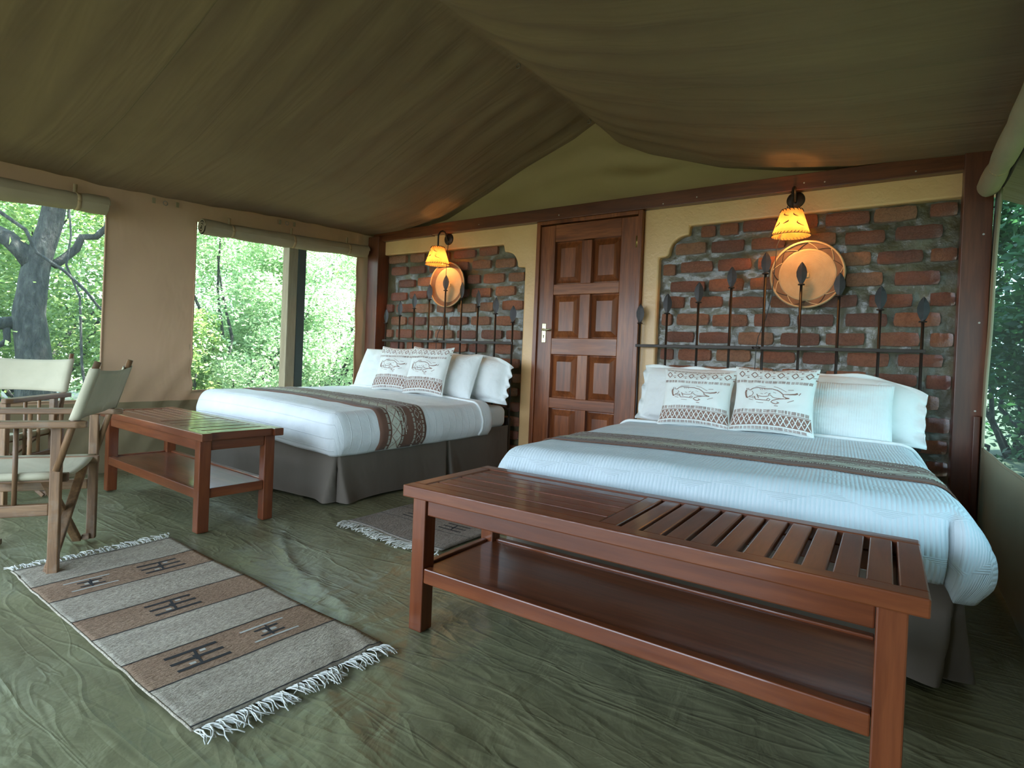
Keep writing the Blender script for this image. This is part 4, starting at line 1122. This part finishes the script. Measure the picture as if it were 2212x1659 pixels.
# ================================================================== FOLDING CHAIRS
def chair(loc, rz, label):
    root = empty('folding_chair', loc, rz); tag(root, label, 'chair', 'canvas folding armchairs')
    hw, dp, za = .235, .40, .605
    def bar(nm, a, b, w, d, ax, side=(0, 0, 1), par=None): return MB().bar(a, b, w, d, side).build(nm, 'chair_wood_' + ax, par or root, bevel=.004)
    for s in (-1, 1):
        x = s * hw
        bar('leg', (x, 0, .004), (x, 0, za - .012), .030, .036, 'z', (0, 1, 0)); bar('leg', (x, dp, .004), (x, dp, za - .012), .030, .036, 'z', (0, 1, 0))
        # armrest with rounded ends
        mb = MB(); n = 20; pts = []
        for t in lin(0, 1, n):
            y = -.105 + (dp + .16) * t; w = .028 * math.sqrt(max(.15, 1 - max(0, (abs(t - .5) - .46) / .04) ** 2))
            pts.append((y, w))
        for (y, w) in pts: mb.v += [Vector((s * (hw + .025) - w, y, za - .013)), Vector((s * (hw + .025) + w, y, za - .013)), Vector((s * (hw + .025) + w, y, za + .013)), Vector((s * (hw + .025) - w, y, za + .013))]
        for i in range(n - 1):
            for j in range(4): mb.f.append([i * 4 + j, i * 4 + (j + 1) % 4, i * 4 + 4 + (j + 1) % 4, i * 4 + 4 + j]); mb.mi.append(0)
        mb.f.append([3, 2, 1, 0]); mb.mi.append(0); k = (n - 1) * 4; mb.f.append([k, k + 1, k + 2, k + 3]); mb.mi.append(0)
        mb.build('armrest', 'chair_wood_y', root, bevel=.005)
        bar('side_rail', (x, .018, .265), (x, dp - .018, .265), .026, .046, 'y')
        for y in (.13, .245):
            MB().tube([(x, y, .288), (x, y, za - .012)], [.0085, .0085], 10).build('spindle', 'chair_wood_z', root, True)
        bar('seat_rail', (s * (hw - .035), -.03, .385), (s * (hw - .035), dp + .02, .385), .024, .036, 'y')
        # leaning back pole through the arm
        MB().tube([(s * (hw + .018), -.005, .42), (s * (hw + .018), -.055, za), (s * (hw + .018), -.130, .855)], [.0125, .0130, .0125], 12).build('back_pole', 'chair_wood_z', root, True)
    for y in (.035, dp - .035):
        for s in (-1, 1):
            yy = y + s * .013
            bar('cross_leg', (s * (hw - .02), yy, .006), (-s * (hw - .045), yy, .375), .022, .034, 'z', (0, 1, 0))
        bar('foot_bar', (-hw, y - .02, .30), (hw, y - .02, .30), .018, .03, 'x') if y > .2 else None
        for s in (-1, 1): bar('foot_block', (s * (hw - .005), y - .02, .018), (s * (hw - .03), y - .02, .018), .03, .026, 'x')
    # canvas seat
    mb = MB()
    def seat(u, v):
        x = u * (hw - .022); e = 1 - abs(u) ** 2.2
        return (x, -.01 + (dp + .01) * v, .408 - .045 * e * (.75 + .25 * math.sin(v * PI)) + .003 * nz(x * 9, v * 4))
    mb.grid(seat, lin(-1, 1, 22), lin(0, 1, 14)); mb.build('seat', 'chair_canvas', root, True, solid=.004)
    for s in (-1, 1):
        mb = MB(); mb.grid(lambda a, v: (s * (hw - .022) + s * .014 * math.sin(a), -.01 + (dp + .01) * v, .394 + .014 * math.cos(a)), lin(0, PI, 8), lin(0, 1, 6)); mb.build('seat_hem', 'chair_canvas', root, True, solid=.003)
    # canvas back wrapping both poles
    mb = MB()
    def back(a, t):
        z = .622 + .200 * t; yp = -.055 - .075 * (z - za) / .25
        xw = hw + .018
        if a < -1 or a > 1:
            s = math.copysign(1, a); th = (abs(a) - 1) * PI
            return (s * (xw + .0165 * math.sin(th)), yp + .0165 * math.cos(th) - 0, z + (.006 if t > .5 else 0))
        x = a * xw; sag = .040 * (1 - a * a)
        return (x, yp + .0165 - sag, z - .016 * (1 - a * a) * (t - .35))
    mb.grid(back, [-2, -1.75, -1.5, -1.25] + lin(-1, 1, 24) + [1.25, 1.5, 1.75, 2], lin(0, 1, 10)); mb.build('backrest', 'chair_canvas', root, True, solid=.004)
    mb = MB(); mb.grid(lambda a, t: (Vector(back(a, t)) + Vector((0, -.034 * abs(a) ** 3 , 0))), lin(-1, 1, 20), lin(.01, .99, 6)); mb.build('backrest_lining', 'chair_canvas', root, True, solid=.003)
    return root
chair((-2.913, .97, 0), math.radians(146), 'weathered canvas folding armchair with one leg on the striped rug')
chair((-4.326, 1.097, 0), math.radians(-136.6), 'canvas folding armchair against the window, mostly cut off at the left')

# ================================================================== RUGS
def tassel_mesh(k):
    rnd = random.Random(k); mb = MB()
    for i in range(5):
        a = rnd.uniform(-.012, .012); b = rnd.uniform(-.02, .02); pts = []
        for t in lin(0, 1, 6): pts.append((.002 * i - .004 + a * t + b * t * t + .006 * math.sin(t * 7 + i + k) * t, -.055 * t * (1 + .2 * math.sin(i * 2 + k)), .004 + .004 * math.sin(t * PI) * (1 + i % 2)))
        mb.tube(pts, .0016, 4)
    return mb.mesh('tassel', 'fringe', True)
TAS = [tassel_mesh(k) for k in range(7)]
def motif(mb, fn, cx, cy_, kx, ky, w, rows=3, thick=True):
    for i in range(rows):
        o = (i - (rows - 1) / 2) * kx
        ribbon(mb, fn, [(cx + o, cy_ - ky), (cx + o, cy_ + ky)], w, sub=.02)
    ribbon(mb, fn, [(cx - kx * .9, cy_ + .012), (cx - kx * .3, cy_ + .004), (cx + kx * .3, cy_ - .004), (cx + kx * .9, cy_ - .012)], w * 1.5, sub=.01)
    ribbon(mb, fn, [(cx - kx * .35, cy_ - .01), (cx + kx * .35, cy_ - .01)], w * 1.6, sub=.01)

rug = empty('striped_rug', (-2.07, 1.01, 0)); tag(rug, 'grey and tan striped woven rug with fringes under the folding chair', 'rug')
RO = Vector((-2.07, 1.01, 0))
bnd = [0, .165, .292, .446, .565, .715, .838, 1.0]
def rugp(t, w, off=0):
    # quadrilateral of the real rug with slightly wavy sides
    x0 = -2.84 + (-1.348 + 2.84) * t; y0 = .743 + (.698 - .743) * t + .004 * nz(t * 9, 1) + .003 * nz(t * 25, 4)
    x1 = -2.824 + (-1.296 + 2.824) * t; y1 = 1.322 + (1.262 - 1.322) * t + .004 * math.sin(t * 15 + 1)
    x, y = x0 + (x1 - x0) * w, y0 + (y1 - y0) * w
    z = .012 + max(floor_z(x, y), 0) + .004 * nz(x * 4, y * 4, 6) + off
    if t < .06 and w < .2: z += .006
    return Vector((x, y, z)) - RO
ts = []
for a, b in zip(bnd, bnd[1:]): ts += lin(a, b, 12)[:-1]
ts.append(1.0)
mb = MB(); mb.grid(lambda t, w: rugp(t, w), ts, lin(0, 1, 36), mi=lambda t, w: sum(1 for b in bnd[1:-1] if t > b) % 2)
mb.build('woven_body', ['rug_grey', 'rug_brown'], rug, True, solid=.007)
fnr = lambda t, w: rugp(t, w, .0012)
mb = MB()
for b in bnd[1:-1] + [.992, .008]: ribbon(mb, fnr, [(b, 0), (b, 1)], .0032, sub=.02)
mb.build('dark_line', 'charcoal_yarn', rug)
for (t, w) in ((.228, .70), (.505, .47), (.777, .29)):
    dk = MB(); wt = MB(); motif(dk, fnr, t, w, .030, .13, .0088); ribbon(wt, fnr, [(t - .018, w + .03), (t - .018, w + .06)], .008); ribbon(wt, fnr, [(t + .018, w - .06), (t + .018, w - .03)], .008)
    dk.build('dark_motif', 'charcoal_yarn', rug); wt.build('pale_motif', 'white_yarn', rug)
for (t, w) in ((.228, .275), (.777, .68)):
    dk = MB(); wt = MB(); motif(dk, fnr, t, w, .028, .07, .0065, 2)
    for s in (-1, 1):
        ribbon(wt, fnr, [(t + s * .03, w - .13), (t + s * .03, w + .13)], .006, sub=.02)
    ribbon(wt, fnr, [(t, w - .04), (t, w + .04)], .010)
    dk.build('dark_motif', 'charcoal_yarn', rug); wt.build('pale_motif', 'white_yarn', rug)
mb = MB(); mb.tube([rugp(t, 0, -.002) for t in lin(0, 1, 60)], .0035, 6); mb.build('selvedge', 'rug_grey', rug, True)
for t, sgn in ((1.0, 1), (0.0, -1)):
    for i in range(34):
        w = (i + .5) / 34; p = rugp(t, w)
        o = bpy.data.objects.new('tassel', random.choice(TAS)); COL.objects.link(o); o.parent = rug
        o.location = (p.x, p.y, p.z - .008); o.rotation_euler = (0, 0, (PI / 2 if sgn > 0 else -PI / 2) + random.uniform(-.45, .45)); k = random.uniform(.9, 1.25); o.scale = (k, k * random.uniform(.85, 1.25), 1)

rug2 = empty('bedside_rug', (-2.1, 2.8, 0)); tag(rug2, 'taupe woven rug with white fringe lying between the two beds', 'rug')
RO2 = Vector((-2.1, 2.8, 0))
def rug2p(t, w, off=0):
    x = -2.43 + .70 * w + .02 * t; y = 2.065 - .035 * w + 1.40 * t + .012 * math.sin(w * 7)
    return Vector((x, y, .011 + max(0, floor_z(x, y)) + .003 * nz(x * 4, y * 4, 2) + off)) - RO2
mb = MB(); mb.grid(lambda w, t: rug2p(t, w), lin(0, 1, 26), lin(0, 1, 50), mi=lambda w, t: 1 if (.165 < t < .29 or .45 < t < .57 or .72 < t < .84) else 0)
mb.build('woven_body', ['rug_taupe', 'rug_taupe'], rug2, True, solid=.007)
fn2 = lambda t, w: rug2p(t, w, .0012)
mb = MB()
for b in (.165, .29, .45, .57, .72, .84, .01): ribbon(mb, fn2, [(b, 0), (b, 1)], .003, sub=.03)
mb.build('dark_line', 'charcoal_yarn', rug2)
for (t, w) in ((.228, .30), (.228, .74), (.51, .5), (.78, .3)):
    dk = MB(); motif(dk, fn2, t, w, .030, .11, .0075); dk.build('dark_motif', 'charcoal_yarn', rug2)
for i in range(38):
    p = rug2p(0, (i + .5) / 38); o = bpy.data.objects.new('tassel', random.choice(TAS)); COL.objects.link(o); o.parent = rug2
    o.location = (p.x, p.y, p.z - .008); o.rotation_euler = (0, 0, random.uniform(-.5, .5)); o.scale = (1.3, random.uniform(1.1, 1.7), 1)

# ================================================================== OUTSIDE: trees and shrubs
def leaves(name, parent, centers, sig, n, size, mat, seed, clus=None):
    """n small pointed leaves scattered round cluster centres: uncountable foliage, one mesh"""
    r = np.random.default_rng(seed); C = np.array(centers, float)
    idx = r.integers(0, len(C), n); d = r.normal(0, 1, (n, 3)); d *= (r.random((n, 1)) ** .4) / np.linalg.norm(d, axis=1, keepdims=True) * sig * 1.6
    c = C[idx] + d
    ax = r.normal(0, 1, (n, 3)); ax[:, 2] *= .55; ax /= np.linalg.norm(ax, axis=1, keepdims=True)
    nn = r.normal(0, 1, (n, 3)); nn[:, 2] += .8; side = np.cross(ax, nn); side /= np.linalg.norm(side, axis=1, keepdims=True)
    nrm = np.cross(side, ax)
    s = size * r.uniform(.6, 1.3, (n, 1))
    a = c - ax * s * .5; b = c - ax * s * .12 + side * s * .25 + nrm * s * .07; e = c + ax * s * .5; f = c - ax * s * .12 - side * s * .25 + nrm * s * .07
    V = np.stack([a, b, e, f], 1).reshape(-1, 3)
    me = bpy.data.meshes.new(name); me.vertices.add(4 * n); me.vertices.foreach_set('co', V.ravel())
    k = np.arange(n) * 4; T = np.stack([k, k + 1, k + 2, k, k + 2, k + 3], 1).ravel()
    me.loops.add(6 * n); me.loops.foreach_set('vertex_index', T); me.polygons.add(2 * n)
    me.polygons.foreach_set('loop_start', np.arange(2 * n) * 3)
    me.materials.append(MATS[mat]); me.update(calc_edges=True); me.validate()
    o = bpy.data.objects.new(name, me); COL.objects.link(o); o.parent = parent; o['kind'] = 'stuff'
    return o
def branch_pts(a, b, wob, rnd, n=7):
    a, b = Vector(a), Vector(b); P = []
    for i in range(n):
        t = i / (n - 1); p = a.lerp(b, t)
        if 0 < i: p += Vector((rnd.uniform(-wob, wob), rnd.uniform(-wob, wob), rnd.uniform(-wob, wob))) * (1 if i < n - 1 else .4)
        P.append(p)
    return P
def shrub(name, loc, rad, n, size, mat, seed, label, cat='shrub', group=None, nb=10, ncl=150, zlow=.0):
    rnd = random.Random(seed); root = empty(name, (loc[0], loc[1], -.1)); tag(root, label, cat, group)
    cl = []
    for i in range(ncl):
        th = rnd.uniform(0, 2 * PI); ph = math.acos(rnd.uniform(-.9, 1)); k = rnd.uniform(.45, 1) ** .5
        cl.append((rad[0] * k * math.sin(ph) * math.cos(th), rad[1] * k * math.sin(ph) * math.sin(th), max(zlow, rad[2] * (1 + k * math.cos(ph)) * .5 * 1.0)))
    leaves('foliage', root, cl, min(rad) * .155, n, size, mat, seed)
    mb = MB()
    for i in range(nb):
        c = rnd.choice(cl); P = branch_pts((rnd.uniform(-.12, .12), rnd.uniform(-.12, .12), 0), c, .10, rnd)
        mb.tube(P, [.035 * (1 - .75 * j / 6) for j in range(7)], 6)
    mb.build('stems', 'bark', root, True)
    return root
GW = 'shrubs outside the left windows'
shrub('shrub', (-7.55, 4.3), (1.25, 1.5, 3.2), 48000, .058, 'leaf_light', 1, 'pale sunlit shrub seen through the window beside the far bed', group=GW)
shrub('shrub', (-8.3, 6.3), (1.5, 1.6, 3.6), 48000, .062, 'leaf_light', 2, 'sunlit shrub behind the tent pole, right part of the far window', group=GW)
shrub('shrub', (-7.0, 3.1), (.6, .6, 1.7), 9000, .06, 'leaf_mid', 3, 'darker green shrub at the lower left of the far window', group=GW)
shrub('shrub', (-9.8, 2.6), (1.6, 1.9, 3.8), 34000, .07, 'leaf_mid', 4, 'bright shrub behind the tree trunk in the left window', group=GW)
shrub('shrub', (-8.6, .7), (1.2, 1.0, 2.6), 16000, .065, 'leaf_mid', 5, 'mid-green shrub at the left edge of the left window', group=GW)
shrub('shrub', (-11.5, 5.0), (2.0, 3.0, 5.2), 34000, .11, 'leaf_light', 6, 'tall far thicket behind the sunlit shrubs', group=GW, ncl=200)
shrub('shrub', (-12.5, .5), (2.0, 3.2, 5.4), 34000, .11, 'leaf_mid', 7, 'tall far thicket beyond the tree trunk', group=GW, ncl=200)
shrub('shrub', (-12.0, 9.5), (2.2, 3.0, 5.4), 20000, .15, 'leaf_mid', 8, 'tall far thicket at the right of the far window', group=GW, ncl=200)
GR = 'shrubs outside the right window'
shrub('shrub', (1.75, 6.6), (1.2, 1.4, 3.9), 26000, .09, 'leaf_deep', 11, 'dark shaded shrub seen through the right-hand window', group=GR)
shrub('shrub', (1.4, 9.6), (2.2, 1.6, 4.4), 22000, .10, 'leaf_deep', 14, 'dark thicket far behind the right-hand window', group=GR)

tree = empty('tree', (-6.6, 1.86, -.1)); tag(tree, 'thick dark-barked tree trunk with forks in the left window', 'tree')
rnd = random.Random(5)
mb = MB()
trk = [(-.02, .02, -.05), (.0, .0, .5), (-.02, -.02, .9), (-.06, -.05, 1.3), (-.05, -.02, 1.7), (.0, .06, 2.1), (.06, .12, 2.6), (.1, .2, 3.6), (.1, .3, 5.0)]
N = 26
def trunk(t, a):
    i = min(len(trk) - 2, int(t)); q = t - i; p = Vector(trk[i]).lerp(Vector(trk[i + 1]), q)
    r = .155 - .012 * t + .08 * math.exp(-t * 1.8); r *= 1 + .10 * nz(math.cos(a) * 1.6, math.sin(a) * 1.6, t * .9) + .05 * nz(math.cos(a) * 4, math.sin(a) * 4, t * 2)
    return p + Vector((math.cos(a), math.sin(a), 0)) * r
mb.grid(lambda a, t: trunk(t, a), lin(0, 2 * PI, N), lin(0, len(trk) - 1.001, 60)); mb.build('trunk', 'bark', tree, True)
for (a, b, r) in (((-.05, -.05, 1.75), (-.5, -.75, 2.4), .085), ((-.1, -.1, 1.2), (-.3, -1.1, 1.35), .06), ((.0, .1, 1.75), (.25, .62, 2.5), .040), ((-.1, -.2, 1.15), (-.2, -.55, .2), .03), ((-.5, -.75, 2.4), (-.9, -1.2, 3.2), .06),
                  ((.1, .5, .0), (.2, .55, 2.6), .02), ((.5, .25, .0), (.3, .1, 2.3), .014), ((.2, -.6, .0), (.1, -.45, 2.6), .022), ((.4, -.4, 2.1), (.6, .75, 1.0), .016), ((.2, .7, 0), (.3, 1.0, 2.4), .024), ((.1, -.9, 0), (.2, -.8, 2.4), .02)):
    mb = MB(); P = branch_pts(a, b, .05, rnd, 9); mb.tube(P, [r * (1 - .45 * i / 8) for i in range(9)], 8); mb.build('branch', 'bark', tree, True)
cl = [(.2 + rnd.uniform(-.2, .35), rnd.choice((-1, 1)) * rnd.uniform(.35, 1.1), rnd.uniform(.5, 2.5)) for i in range(60)]
leaves('vine_leaves', tree, cl, .16, 900, .075, 'leaf_mid', 77)
cl = [(rnd.uniform(-1.6, 1.4), rnd.uniform(-1.8, 1.8), rnd.uniform(3.3, 5.6)) for i in range(140)]
leaves('crown', tree, cl, .34, 16000, .12, 'leaf_mid', 78)
